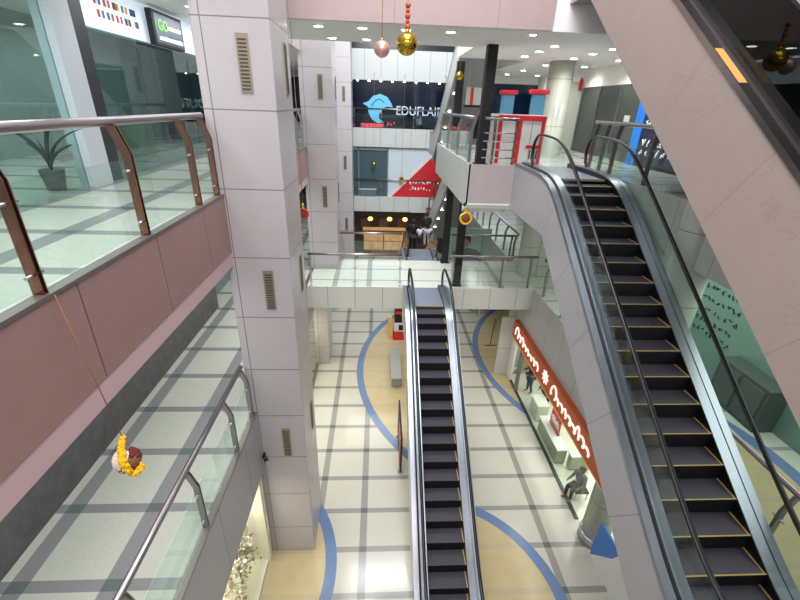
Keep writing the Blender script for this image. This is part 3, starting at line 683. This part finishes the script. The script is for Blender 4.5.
# grey shopfront + blue banner on the right
t = thing('shopfront', 'grey glass shopfront under the white bulkhead beside the blue banner', 'shopfront', (8.3, 15, L2))
MB().box(8.32, 8.38, 13.9, 18.4, L2, 12.0).build('grey_pane', mat('grey_glass', (78, 86, 80), .15), t)
for y in (15.4, 16.9, 18.4): MB().box(8.26, 8.32, y, y + .04, L2, 12.0).build('mullion', STEEL, t)
MB().box(8.28, 8.32, 14.55, 14.85, 10.85, 11.05).build('notice', WHITE, t)
t = thing('door_frame', 'tall pale door surround beyond the round column with a dark notice strip', 'door', (8.0, 19, L2)); MB().box(7.6, 8.3, 18.5, 18.8, L2, 12.2).build('panel', mat('pale_green_white', (206, 212, 200), .4), t)
m = MB(); 
for i in range(14): m.box(7.45, 7.56, 18.4, 18.46, 9.75 + i * .17, 9.86 + i * .17)
m.build('dark_strip', BLACKP, t)
e = MB().lathe([(.0, 0), (.07, .02), (.07, .35), (.03, .42), (.03, .46)], (8.15, 18.42, 11.9), 14).build('fire_alarm', RED); tag(e, 'small red alarm unit high on the pale wall near the round column', 'alarm')
t = thing('banner_wall', 'dark navy shop wall with a bright blue edge and white lettering, upper right', 'sign', (8.2, 12, L2))
MB().box(8.2, 8.32, 4, 13.5, L2, 12.65).build('navy_panel', mat('navy_panel', (22, 34, 66), .3), t)
MB().box(8.17, 8.33, 13.5, 13.95, L2, 12.65).build('blue_edge', mat('royal_blue', (36, 118, 214), .35, emit=.15), t)
for zz, n in ((11.3, 5), (10.75, 7), (10.2, 8), (9.95, 8)):
    mb = MB(); y = 13.35
    for i in range(n):
        pts = [(8.185, y - .22 * random.random(), zz + .22 * random.random()) for _ in range(4)]; mb.tube(pts, .022, 5); y -= .27
    mb.build('white_lettering', MATS['sign_white'], t)
# hanging board with red strip
t = thing('hanging_board', 'pale board with a red strip and black foot behind the black columns', 'sign', (3.5, 16.25, 11))
MB().box(3.05, 3.75, 16.0, 16.04, 11.2, 11.75).build('board', mat('board_grey', (196, 198, 196), .5), t); MB().box(3.2, 3.3, 15.98, 16.0, 11.2, 11.75).build('red_strip', RED, t); MB().box(3.0, 3.85, 15.95, 16.1, 11.12, 11.2).build('foot', BLACKP, t)
for y_ in (3.1, 3.7): MB().tube([(y_, 16.02, 11.75), (y_, 16.02, 12.65)], .01, 6).build('wire', STEEL, t)

# ------------------------------------------------------------------ right mid-level green shop
t = thing('shopfront', 'green tinted shop glass with dark lettering seen behind the large escalator', 'shopfront', (8.8, 9, L1))
MB().box(8.8, 8.86, 2, 11.2, L1, 8.4).build('green_pane', mat('green_glass_panel', (112, 146, 132), .15), t)
MB().box(8.76, 8.9, 11.2, 11.32, L1, 8.4).build('edge_frame', WHITE, t)
for k, zz in enumerate((7.0, 6.7, 6.4, 6.1, 5.8)):
    mb = MB(); y = 10.4
    for i in range(12):
        pts = [(8.79, y - .13 * random.random(), zz + .14 * random.random()) for _ in range(4)]; mb.tube(pts, .013, 5); y -= .17
    mb.build('dark_lettering', mat('dark_letters', (30, 44, 44), .5), t)
t = thing('dark_cabinet', 'dark cabinet beside the green shop glass, right mid level', 'cabinet', (9, 7, L1))
MB().box(8.3, 8.78, 6.6, 8.0, L1, 5.9).build('body', mat('cabinet_dark', (72, 84, 80), .4), t, bevel=.01); MB().box(8.28, 8.3, 6.7, 7.25, L1 + .1, 5.8).build('door', mat('cabinet_door', (84, 96, 92), .4), t); MB().box(8.28, 8.3, 7.35, 7.9, L1 + .1, 5.8).build('door', MATS['cabinet_door'], t)

# ------------------------------------------------------------------ ground floor right shop
t = thing('shopfront', 'long clear glass shopfront under the orange sign, ground floor right', 'shopfront', (6.07, 10, 0)); t['kind'] = 'structure'
for y0, y1 in ((4.5, 7.0), (8.15, 9.8), (9.83, 11.6), (11.63, 13.6)): MB().box(6.06, 6.08, y0, y1, .05, 2.45).build('glass_pane', CLEAR, t)
MB().box(6.02, 6.12, 8.1, 15.0, 0, .05).build('sill', mat('sill_dark', (60, 62, 60), .4), t)
MB().box(6.02, 6.12, 14.2, 14.4, 0, 2.45).build('door_post', mat('frame_grey_green', (96, 112, 108), .4), t)
MB().box(6.02, 6.12, 15.0, 15.5, 0, 2.95).build('white_end_wall', WHITE, t)
t = thing('shop_sign', 'long orange sign with white script lettering and a star over the ground floor shop', 'sign', (5.98, 12, 2.7))
MB().box(5.9, 6.09, 5.0, 15.3, 2.24, 2.98).build('sign_box', mat('orange_brown', (184, 84, 38), .45), t)
MB().box(5.88, 5.95, 5.0, 15.3, 2.2, 2.24).build('lower_edge', mat('edge_orange', (226, 160, 96), .5), t)
SC = mat('lit_letters', (255, 226, 216), .4, emit=.9)
def script(par, y0, y1, z, h, n):
    """flowing cursive strokes running from far (y0) to near (y1)"""
    wd = (y1 - y0) / n; hs = [1.7 if i == 0 else random.choice((.75, .8, 1.0, 1.5, .85)) for i in range(n)]
    for i in range(n):
        pts = []; lp = random.choice((.12, .3, .42)); ya = y0 + wd * i
        for k in range(13):
            a = k / 12; pts.append((5.885, ya + wd * (a * .98 - lp * math.sin(2 * math.pi * a)), z - .08 + h * hs[i] * (.5 - .5 * math.cos(2 * math.pi * a)) - (.05 if i % 3 == 2 else 0) * math.sin(math.pi * a)))
        MB().tube(pts, .036, 6).build('script_letter', SC, par)
script(t, 14.9, 12.25, 2.55, .24, 8); script(t, 10.9, 8.2, 2.55, .24, 9)
m = MB(); st = []
for k in range(16): r = .26 if k % 2 == 0 else .13; st.append((11.55 + r * math.cos(k * math.pi / 8), 2.7 + r * math.sin(k * math.pi / 8)))
m.prism(st, 'x', 5.86, 5.9); m.build('star', SC, t)
def counter(x0, x1, y0, y1, h, lab, rgb, top=None):
    t = thing('display_counter', lab, 'counter', ((x0 + x1) / 2, (y0 + y1) / 2, 0))
    MB().box(x0, x1, y0, y1, .06, h).build('body', mat('counter_%d%d%d' % rgb, rgb, .4), t, bevel=.01); MB().box(x0 - .02, x1 + .02, y0 - .02, y1 + .02, h, h + .04).build('top', top or WHITE, t)
    MB().box(x0 + .03, x1 - .03, y0 + .03, y1 - .03, 0, .06).build('plinth', BLACKP, t); return t
counter(6.25, 6.7, 12.3, 13.0, .75, 'pale glass counter by the shop door, below two dark figures', (186, 192, 170))
counter(6.2, 6.55, 10.2, 11.9, .62, 'long green-grey bench counter along the shop glass with a red poster behind', (132, 142, 118))
counter(6.58, 7.3, 9.9, 10.14, .62, 'short return of the green-grey counter, beside the seated figure', (150, 158, 130))
t = thing('poster_stand', 'red poster with white writing standing on the green-grey counter', 'poster', (6.5, 11.2, .66))
MB().box(6.45, 6.5, 10.85, 11.6, .72, 1.3).build('red_card', RED, t); scr = MB()
for k in range(6): scr.tube([(6.44, 11.5 - k * .1, .9 + .2 * random.random()), (6.44, 11.45 - k * .1, 1.1 + .1 * random.random()), (6.44, 11.42 - k * .1, .9)], .015, 5)
scr.build('white_writing', MATS['sign_white'], t); MB().box(6.44, 6.52, 10.85, 11.6, .66, .72).build('foot', BLACKP, t)
t = thing('blue_panel', 'blue and white triangular panel behind the round column foot', 'sign', (6.07, 6.5, 0))
MB().prism([(7.05, 0.0), (7.05, 1.3), (6.1, 1.4), (6.3, .95)], 'x', 5.98, 6.03).build('blue_part', mat('panel_blue', (52, 112, 196), .4), t)
MB().prism([(7.05, 0), (6.3, .95), (6.1, 1.4), (4.6, 1.4), (4.6, 0)], 'x', 5.98, 6.03).build('white_part', WHITE, t)
# back of ground floor beyond: dark frames right of second arc
t = thing('glass_display_unit', 'dark framed glass display rack beyond the second blue arc', 'display', (6.3, 22, 0))
for x in (5.6, 6.6, 7.6): MB().box(x, x + .06, 22.0, 22.06, 0, 2.6).build('post', DGREY, t)
MB().box(5.6, 7.66, 22.02, 22.04, .1, 2.6).build('pane', mat('teal_glass', (92, 112, 112), .15), t)
for z in (.1, 1.3, 2.55): MB().box(5.6, 7.66, 21.95, 22.1, z, z + .06).build('shelf', DGREY, t)
t = thing('white_partition', 'white panelled partition left of the shop door on the ground floor', 'wall', (5.8, 15.6, 0)); MB().box(5.45, 6.08, 15.5, 15.62, 0, 2.95).build('panel', mat('partition', (206, 204, 200), .4), t); MB().box(5.45, 6.08, 15.49, 15.5, 1.4, 1.42).build('joint', DS, t)
t = thing('barrier_post', 'thin floor barrier frame inside the second blue arc', 'barrier', (5.9, 18, 0)); MB().tube([(5.85, 18, 0), (5.95, 18, 1.6)], .02, 8).build('post', BLACKP, t); MB().tube([(5.9, 18, .9), (6.7, 19.3, 1.5)], .012, 6).build('arm', BLACKP, t); MB().tube([(5.6, 18, .02), (6.2, 18, .02)], .02, 6).build('foot', BLACKP, t)

# ------------------------------------------------------------------ ground floor centre things
t = thing('snack_kiosk', 'small red, black and white kiosk machine beside the top of the big blue arc', 'kiosk', (1.1, 18.8, 0))
MB().box(.85, 1.5, 18.5, 19.1, 0, .5).build('red_base', RED, t, bevel=.02); MB().box(.88, 1.47, 18.52, 19.08, .5, 1.0).build('white_body', WHITE, t, bevel=.02); MB().box(.9, 1.46, 18.55, 19.05, 1.0, 1.75).build('black_cabinet', BLACKP, t, bevel=.02)
MB().box(1.12, 1.36, 18.5, 18.52, .6, .9).build('dark_window', BLACKP, t); MB().box(.58, .78, 18.6, 18.9, 0, 1.3).build('yellow_panel', mat('ochre_panel', (214, 176, 110), .5), t); MB().box(.93, 1.43, 18.53, 18.55, 1.5, 1.66).build('red_header', RED, t)
t = thing('metal_bin_box', 'grey metal box on the beige floor beside the central escalator', 'box', (1.0, 15.3, 0))
MB().box(.66, 1.08, 14.5, 16.9, .05, .45).build('body', mat('box_grey', (150, 150, 150), .4, .3), t, bevel=.02); MB().box(.64, 1.09, 14.47, 16.93, .45, .5).build('lid', mat('lid_grey', (170, 172, 172), .35, .3), t); MB().box(.7, 1.04, 14.6, 16.8, 0, .05).build('foot', BLACKP, t)
t = thing('standing_poster', 'narrow red and black poster stand tucked beside the central escalator', 'poster', (.85, 11.6, 0))
MB().box(.80, .85, 9.8, 11.7, .15, 1.6).build('board', BLACKP, t); MB().box(.78, .80, 10.0, 10.8, .9, 1.4).build('orange_print', mat('poster_orange', (200, 110, 60), .5), t); MB().box(.78, .80, 9.9, 10.4, .3, .75).build('red_print', RED, t); MB().box(.74, .91, 9.9, 10.0, 0, .15).box(.74, .91, 11.5, 11.6, 0, .15).build('foot', STEEL, t)

# ------------------------------------------------------------------ ground floor left display windows
t = thing('shopfront', 'warm lit cream display window under the left lower walkway, dark frame by the pillar', 'shopfront', (-2.9, 5, 0)); t['kind'] = 'structure'
MB().box(-2.88, -2.86, 3.0, 7.2, .1, 3.1).build('glass_pane', CLEAR, t)
MB().box(-2.92, -2.82, 7.2, 7.34, 0, 3.1).build('frame', mat('brown_frame', (92, 72, 64), .4), t)
MB().box(-3.2, -2.75, 7.05, 7.2, 0, 3.1).build('cream_return', MATS['cream_display_wall'], t)
MB().box(-4.4, -2.82, 3.0, 7.2, 0, .1).build('display_floor', MATS['cream_display_wall'], t)
def blossom(x, y, lab, n=520, H=2.1, cols=((232, 224, 214), (150, 128, 108), (206, 190, 170))):
    t = thing('blossom_display', lab, 'decoration', (x, y, .1))
    MB().tube([(x, y, .1), (x + .05, y, .6), (x - .05, y + .1, 1.2), (x, y + .1, H)], .03, 7, rs=[.05, .035, .025, .012]).build('trunk', mat('twig', (110, 88, 70), .7), t)
    tw = MB(); ends = []
    for i in range(40):
        a = random.uniform(0, 6.28); z = random.uniform(.3, H); r = random.uniform(.12, .34)
        e = (x + r * math.cos(a), y + r * 1.5 * math.sin(a), z + .25); tw.tube([(x, y, z), e], .007, 4); ends.append(e)
    tw.build('twigs', MATS['twig'], t)
    for k, c in enumerate(cols):
        m = MB()
        for i in range(n // 3):
            e = random.choice(ends); m.ball((e[0] + random.gauss(0, .07), e[1] + random.gauss(0, .09), e[2] + random.gauss(0, .09)), random.uniform(.024, .05), (1, 1, .6), 6, 4)
        o = m.build('blossoms', mat('petal%d' % k, c, .7), t); o['kind'] = 'stuff'
blossom(-3.15, 6.1, 'tall branch of white and brown dried blossoms in the cream display window')
t = thing('shopfront', 'glass display window between the first two pillars, left side of the ground floor', 'shopfront', (-2.75, 12, 0)); t['kind'] = 'structure'
for y0, y1 in ((9.0, 11.4), (11.43, 13.8), (13.83, 16.2)): MB().box(-2.76, -2.74, y0, y1, .1, 3.1).build('glass_pane', CLEAR, t)
MB().box(-2.8, -2.7, 8.8, 16.3, 0, .1).build('sill', DS, t)
def dress(x, y, lab, rgb, metal):
    t = thing('dress_mannequin', lab, 'mannequin', (x, y, 0)); mm = mat('dress_%d%d' % (rgb[0], rgb[2]), rgb, .35, metal, noise=.3, nscale=30)
    MB().lathe([(.30, .25), (.27, .5), (.2, .85), (.13, 1.05), (.16, 1.25), (.17, 1.4), (.12, 1.5), (.05, 1.54)], (x, y, 0), 20).build('dress', mm, t)
    MB().lathe([(.045, 1.52), (.045, 1.6), (.07, 1.64), (.09, 1.74), (.07, 1.83), (.02, 1.86)], (x, y, 0), 16).build('head_form', mat('mannequin_white', (220, 214, 204), .3), t)
    MB().lathe([(.2, 0), (.2, .02), (.02, .03), (.02, .3)], (x, y, 0), 16).build('stand', STEEL, t)
    for s in (-1, 1): MB().tube([(x, y + s * .15, 1.42), (x + .05, y + s * .24, 1.15), (x + .12, y + s * .2, .92)], .035, 8, rs=[.045, .035, .025]).build('arm', MATS['mannequin_white'], t)
for i, (y, z) in enumerate(((15.6, 0), (14.7, 0), (13.9, 0))): dress(-3.1, y, ['golden dress mannequin farthest back in the left display window', 'golden dress mannequin in the middle of the left display window', 'nearer golden dress mannequin in the left display window'][i], (206, 168, 92), .5)
dress(-3.05, 12.6, 'silver dress mannequin closest to the nearest pillar in the left display window', (196, 200, 212), .7)
# white stool and pink poster
t = thing('red_banner', 'small pink-red banner on the far left pillar foot near the tiles', 'sign', (-2.1, 21.9, 0)); MB().box(-2.55, -2.2, 21.9, 21.95, .4, 1.5).build('cloth', mat('banner_pink', (206, 70, 96), .6), t); MB().tube([(-2.57, 21.92, 0), (-2.57, 21.92, 1.55)], .015, 6).build('pole', STEEL, t)
# cctv camera
t = thing('security_camera', 'small dark security camera mounted low on the nearest pillar', 'camera', (-2.7, 7.3, 3.55))
MB().tube([(-2.62, 7.35, 3.58), (-2.62, 7.27, 3.58)], .03, 8).build('mount', BLACKP, t); MB().tube([(-2.62, 7.27, 3.58), (-2.52, 7.15, 3.52)], .045, 10).build('body', BLACKP, t); MB().tube([(-2.525, 7.156, 3.523), (-2.5, 7.126, 3.51)], .035, 10).build('lens', STEEL, t)

# ------------------------------------------------------------------ hanging decorations
def garland_ball(c, r, top, lab):
    t = thing('marigold_ornament', lab, 'ornament', c); c = Vector(c)
    A = Vector((.79, .61, .04)).normalized(); N = (Vector((0, 0, EYE)) - c).normalized(); A = (A - N * A.dot(N)).normalized(); U = N.cross(A); A, U = A * .87 - U * .5, U * .87 + A * .5
    knot = c + A * (-.085) + U * .20 + N * .02
    MB().tube([top, knot], .005, 5).build('string', mat('jute', (150, 100, 70), .8), t)
    MB().ball(c + A * .02, r * .85, u=20, v=14).build('core', mat('ornament_core', (128, 84, 56), .7), t)
    def cluster(name, m, test, n, f=.18, rr=.86):
        b = MB()
        for i in range(n):
            a = random.uniform(0, 6.28); h = random.uniform(-1, 1); q = math.sqrt(1 - h * h); u, v, w_ = q * math.cos(a), h, q * math.sin(a)
            if test(u, v, w_): b.ball(c + (A * u + U * v + N * w_) * r * rr, r * f * random.uniform(.8, 1.1), u=7, v=5)
        b.build(name, m, t)
    cluster('white_flowers', mat('cream_flower', (226, 208, 192), .8), lambda u, v, w_: u < -.05 and v < .6, 700)
    cluster('maroon_flowers', mat('maroon_flower', (104, 36, 32), .8), lambda u, v, w_: (v < -.62 and u > -.5) or (v > .15 and u > .05), 500)
    path = [(-.085, .20), (-.08, .14), (-.07, .08), (-.045, .02), (-.02, -.04), (.02, -.09), (.065, -.125), (.105, -.125), (.13, -.09), (.138, -.04)]
    b = MB()
    for (u0, v0), (u1, v1) in zip(path[:-1], path[1:]):
        for q in (0, .2, .4, .6, .8):
            u, v = u0 + (u1 - u0) * q, v0 + (v1 - v0) * q; d = math.sqrt(max(0, r * r * 1.05 - u * u - v * v)) * .9 + .02
            for j in range(8): b.ball(c + A * (u + random.uniform(-.02, .02)) + U * (v + random.uniform(-.02, .02)) + N * (d + random.uniform(-.015, .015)), random.uniform(.013, .019), u=7, v=5)
    b.build('marigold_strand', mat('marigold', (238, 180, 26), .8, noise=.25, nscale=60), t)
garland_ball((-2.46, 3.12, EYE - 3.26), .125, (-2.655, 3.2, 9.6), 'marigold garland ball with white and maroon flowers hanging at lower left')
def ball_orn(c, r, zt, m, lab, beads=True):
    t = thing('hanging_bauble', lab, 'ornament', c)
    MB().ball(c, r, u=28, v=18).build('ball', m, t)
    MB().tube([(c[0], c[1], c[2] + r), (c[0], c[1], zt)], .006, 5).build('string', mat('gold_thread', (190, 130, 70), .6), t)
    MB().lathe([(r * .25, 0), (r * .25, r * .2), (r * .1, r * .22)], (c[0], c[1], c[2] + r * .93), 14).build('cap', mat('gold_metal', (214, 170, 70), .2, 1), t)
    if beads:
        for k in range(5): MB().ball((c[0], c[1], c[2] + r * 1.35 + k * r * .42), r * (.2 if k % 2 else .26), u=10, v=8).build('bead', mat('bead_red', (190, 84, 48), .5), t)
    return t
ball_orn((.51, 9.1, EYE + 1.06), .20, 15.4, mat('gold_mirror', (206, 168, 60), .12, 1), 'shiny golden ball ornament hanging from a beaded string, top centre')
ball_orn((.04, 9.3, EYE + .98), .15, 15.4, mat('rose_silver', (226, 176, 170), .3, .6), 'smaller pinkish silver ball ornament left of the golden ball', False)
ball_orn((2.74, 15.9, EYE + .98), .13, 12.65, MATS['gold_mirror'], 'small golden ball ornament beside the rear black column', False)
def ring_orn(c, R, lab, zt, col=(222, 190, 60)):
    t = thing('marigold_ring', lab, 'ornament', c)
    MB().torus(c, R, R * .22, 'y', bump=.2).build('ring', mat('ring_%d' % col[0], col, .8), t)
    MB().ball(c, R * .8, (1, .3, 1)).build('centre', mat('brown_centre', (130, 70, 40), .7), t)
    b = MB()
    for k in range(5): b.ball((c[0], c[1], c[2] + R * 1.25 + k * R * .2), R * .22, u=8, v=6)
    b.build('flower_knot', mat('marigold', (236, 178, 28)), t); MB().tube([(c[0], c[1], c[2] + R), (c[0], c[1], zt)], .006, 5).build('string', MATS['jute'], t)
ring_orn((2.72, 12.5, EYE - 3.1), .17, 'yellow flower ring with brown centre hanging beside the bridge column', 8.44)
ring_orn((-1.92, 10.6, EYE - 2.6), .12, 'red and yellow flower ornament hanging just right of the nearest pillar', 12.65, (196, 60, 44))
ring_orn((1.7, 31.2, EYE - 4.9), .16, 'tiny yellow ornament in front of the red hoarding', 13.0, (220, 180, 90))
MB().box(1.68, 1.72, 31.18, 31.5, 13.0, 13.03).build('hook', STEEL, bpy.data.objects['marigold_ring.002'] if 'marigold_ring.002' in bpy.data.objects else None)
for x, z, lab in ((-.35, 7.2, 'tiny golden ornament hanging before the far tinted window'), (4.45, 5.9, 'small golden ornament in front of the red hoarding')):
    o_ = ball_orn((x, 31.2, z), .16, 13.0, MATS['gold_mirror'], lab, False)
    MB().box(x - .02, x + .02, 31.18, 31.5, 13.0, 13.03).build('hook', STEEL, o_)

# ------------------------------------------------------------------ people
def skin_mesh(name, pts, edges, m, parent, sub=1):
    me = bpy.data.meshes.new(name); me.from_pydata([p[0] for p in pts], edges, []); o = bpy.data.objects.new(name + '_s', me); C.objects.link(o)
    sk = o.modifiers.new('s', 'SKIN'); 
    for i, p in enumerate(pts):
        v = me.skin_vertices[0].data[i]; r = p[1]; v.radius = (r, r) if isinstance(r, (int, float)) else r; v.use_root = (i == 0)
    ss = o.modifiers.new('u', 'SUBSURF'); ss.levels = sub; ss.render_levels = sub
    bpy.context.view_layer.update()
    n = bpy.data.meshes.new_from_object(o.evaluated_get(bpy.context.evaluated_depsgraph_get())); bpy.data.objects.remove(o)
    for p in n.polygons: p.use_smooth = True
    n.materials.clear(); n.materials.append(m); q = bpy.data.objects.new(name, n); C.objects.link(q)
    if parent is not None: q.parent = parent
    return q
def person(x, y, z, ang, H, shirt, trousers, lab, hair=(22, 18, 18), sit=False, lean=0.0, armf=.25, cat='person', skin=(150, 106, 84)):
    t = thing('person' if cat == 'person' else 'mannequin', lab, cat, (x, y, z)); t.rotation_euler = (0, 0, ang); k = H / 1.7
    S = lambda a, b, c: (a * k, b * k, c * k)
    hip = .92 if not sit else .5; dz = hip - .92
    J = {}
    J['pelvis'] = (S(0, 0, hip), .15 * k); J['belly'] = (S(0, -.01 + lean * .1, 1.08 + dz), .135 * k); J['chest'] = (S(0, lean * .3, 1.3 + dz), (.17 * k, .12 * k)); J['neckb'] = (S(0, lean * .4, 1.45 + dz), .07 * k); J['neck'] = (S(0, lean * .45 + .01, 1.5 + dz), .052 * k)
    J['head'] = (S(0, lean * .5 + .02, 1.585 + dz), (.085 * k, .098 * k)); J['crown'] = (S(0, lean * .5 + .01, 1.665 + dz), .07 * k)
    for s, n in ((-1, 'l'), (1, 'r')):
        J['sh' + n] = (S(s * .185, lean * .36, 1.41 + dz), .06 * k); J['el' + n] = (S(s * .25, lean * .3 + .02 + armf * .2, 1.14 + dz), .042 * k); J['wr' + n] = (S(s * .22, lean * .3 + armf + .05, .98 + dz + armf * .4), .03 * k); J['ha' + n] = (S(s * .21, lean * .3 + armf + .12, .92 + dz + armf * .5), (.035 * k, .018 * k))
        if sit: J['kn' + n] = (S(s * .11, .42, hip), .065 * k); J['an' + n] = (S(s * .11, .42, .08), .042 * k); J['to' + n] = (S(s * .12, .58, .035), (.04 * k, .03 * k))
        else: J['hp' + n] = (S(s * .09, 0, .84), .09 * k); J['kn' + n] = (S(s * .10, .03 if s > 0 else .0, .48), .06 * k); J['an' + n] = (S(s * .11, -.02 + .05 * s, .08), .04 * k); J['to' + n] = (S(s * .13, .12 + .05 * s, .035), (.04 * k, .03 * k))
    names = list(J); idx = {n: i for i, n in enumerate(names)}
    E = [('pelvis', 'belly'), ('belly', 'chest'), ('chest', 'neckb'), ('neckb', 'neck'), ('neck', 'head'), ('head', 'crown')]
    for n in 'lr':
        E += [('chest', 'sh' + n), ('sh' + n, 'el' + n), ('el' + n, 'wr' + n), ('wr' + n, 'ha' + n), ('kn' + n, 'an' + n), ('an' + n, 'to' + n)]
        E += [('pelvis', 'kn' + n)] if sit else [('pelvis', 'hp' + n), ('hp' + n, 'kn' + n)]
    SK = mat('skin_%d' % skin[0], skin, .55)
    skin_mesh('body', [J[n] for n in names], [(idx[a], idx[b]) for a, b in E], SK, t)
    def sub(name, keep, m, f):
        nn = [n for n in names if n in keep]; ii = {n: i for i, n in enumerate(nn)}
        P = []
        for n in nn:
            r = J[n][1]; P.append((J[n][0], tuple(q * f for q in r) if isinstance(r, tuple) else r * f))
        skin_mesh(name, P, [(ii[a], ii[b]) for a, b in E if a in ii and b in ii], m, t)
    sub('shirt', ['pelvis', 'belly', 'chest', 'neckb', 'shl', 'shr', 'ell', 'elr', 'wrl', 'wrr'], mat('cloth_%d%d%d' % shirt, shirt, .8), 1.16)
    sub('trousers', ['pelvis', 'hpl', 'hpr', 'knl', 'knr', 'anl', 'anr'], mat('cloth_%d%d%d' % trousers, trousers, .8), 1.2)
    hc = J['head'][0]; h = bmesh.new(); bmesh.ops.create_uvsphere(h, u_segments=16, v_segments=12, radius=1)
    for v in h.verts:
        v.co = Vector((v.co.x * .102 * k, v.co.y * .115 * k - .018 * k, v.co.z * .125 * k + .03 * k)) + Vector(hc)
    bmesh.ops.delete(h, geom=[v for v in h.verts if (v.co.y - hc[1]) > .045 * k and (v.co.z - hc[2]) < .07 * k], context='VERTS')
    me = bpy.data.meshes.new('hair'); h.to_mesh(me); h.free(); me.materials.append(mat('hair_%d' % hair[0], hair, .6)); o = bpy.data.objects.new('hair', me); C.objects.link(o); o.parent = t
    for p in me.polygons: p.use_smooth = True
    if cat == 'person':
        def bit(nm, c, r, sc, m):
            b = bmesh.new(); bmesh.ops.create_uvsphere(b, u_segments=8, v_segments=6, radius=1, matrix=Matrix.Translation(Vector(hc) + Vector(c) * k) @ Matrix.Diagonal((r * sc[0] * k, r * sc[1] * k, r * sc[2] * k, 1)))
            me = bpy.data.meshes.new(nm); b.to_mesh(me); b.free(); me.materials.append(m); o = bpy.data.objects.new(nm, me); C.objects.link(o); o.parent = t
        for s in (-1, 1): bit('eye', (s * .032, .088, .01), .011, (1.2, .6, .8), BLACK); bit('ear', (s * .09, .0, 0), .022, (.4, .8, 1.2), SK)
        bit('nose', (0, .1, -.015), .014, (.9, 1.2, 1.5), SK); bit('mouth', (0, .09, -.05), .02, (1.2, .4, .35), mat('lips', (130, 70, 64), .5))
    return t
DK = (24, 24, 30)
zr = lambda Y: prof(-(Y - 19.4), L1)
person(1.75, 19.9, zr(19.95), 0, 1.68, DK, (30, 28, 34), 'person in black seen from behind on the rear escalator, left one', lean=-.2)
person(2.05, 19.55, L1, 0, 1.02, (222, 220, 226), (40, 40, 48), 'small person in a white top between the two dark figures on the rear escalator')
person(2.4, 19.6, L1, .25, 1.66, (28, 26, 34), (186, 182, 184), 'person in black top and pale trousers at the right of the rear escalator', lean=.2)
person(6.6, 14.15, 0, 1.6, 1.66, (30, 34, 46), (36, 40, 52), 'dark clothed figure standing in the ground floor shop, farther one', cat='person')
person(6.95, 13.2, 0, 2.2, 1.5, (44, 46, 56), (30, 32, 40), 'dark clothed figure bending beside the pale counter in the shop', lean=.35, cat='person')
person(6.45, 8.95, .0, 1.9, 1.6, (96, 104, 112), (52, 56, 60), 'person in grey sitting inside the shop glass by the round column', sit=True, lean=.15)
t = thing('bench_stool', 'dark low stool under the seated person in grey', 'stool', (6.45, 8.9, 0)); MB().box(6.25, 6.7, 8.72, 9.15, .3, .34).build('seat', BLACKP, t, bevel=.02)
for sx in (6.28, 6.64):
    for s_y in (8.75, 9.1): MB().box(sx, sx + .03, s_y, s_y + .03, 0, .3).build('leg', STEEL, t)
# portrait advertisement behind the bridge
t = thing('portrait_poster', 'large pale green poster with a man\'s head and shoulders behind the bridge column', 'poster', (4.3, 22, L1))
Y0 = 20.5
MB().box(3.6, 5.9, Y0, Y0 + .06, 3.9, 5.5).build('board', mat('poster_green', (150, 176, 166), .5), t)
MB().prism([(4.55 + .24 * math.cos(a), 4.82 + .36 * math.sin(a)) for a in [i * math.pi / 12 for i in range(24)]], 'y', Y0 - .012, Y0 - .002).build('printed_face', mat('print_skin', (150, 112, 96), .6), t)
MB().prism([(4.3, 4.9), (4.32, 5.12), (4.5, 5.26), (4.72, 5.2), (4.84, 5.0), (4.86, 4.66), (4.74, 4.86), (4.5, 4.98)], 'y', Y0 - .02, Y0 - .01).build('printed_hair', mat('print_hair', (58, 56, 54), .6), t)
MB().prism([(3.9, 3.9), (3.9, 4.2), (4.3, 4.42), (4.8, 4.45), (5.2, 4.36), (5.5, 4.1), (5.55, 3.9)], 'y', Y0 - .015, Y0 - .005).build('printed_jacket', mat('print_jacket', (84, 88, 92), .6), t)
for x in (3.7, 5.75): MB().box(x, x + .08, Y0, Y0 + .08, 0, 3.9).build('leg', STEEL, t)
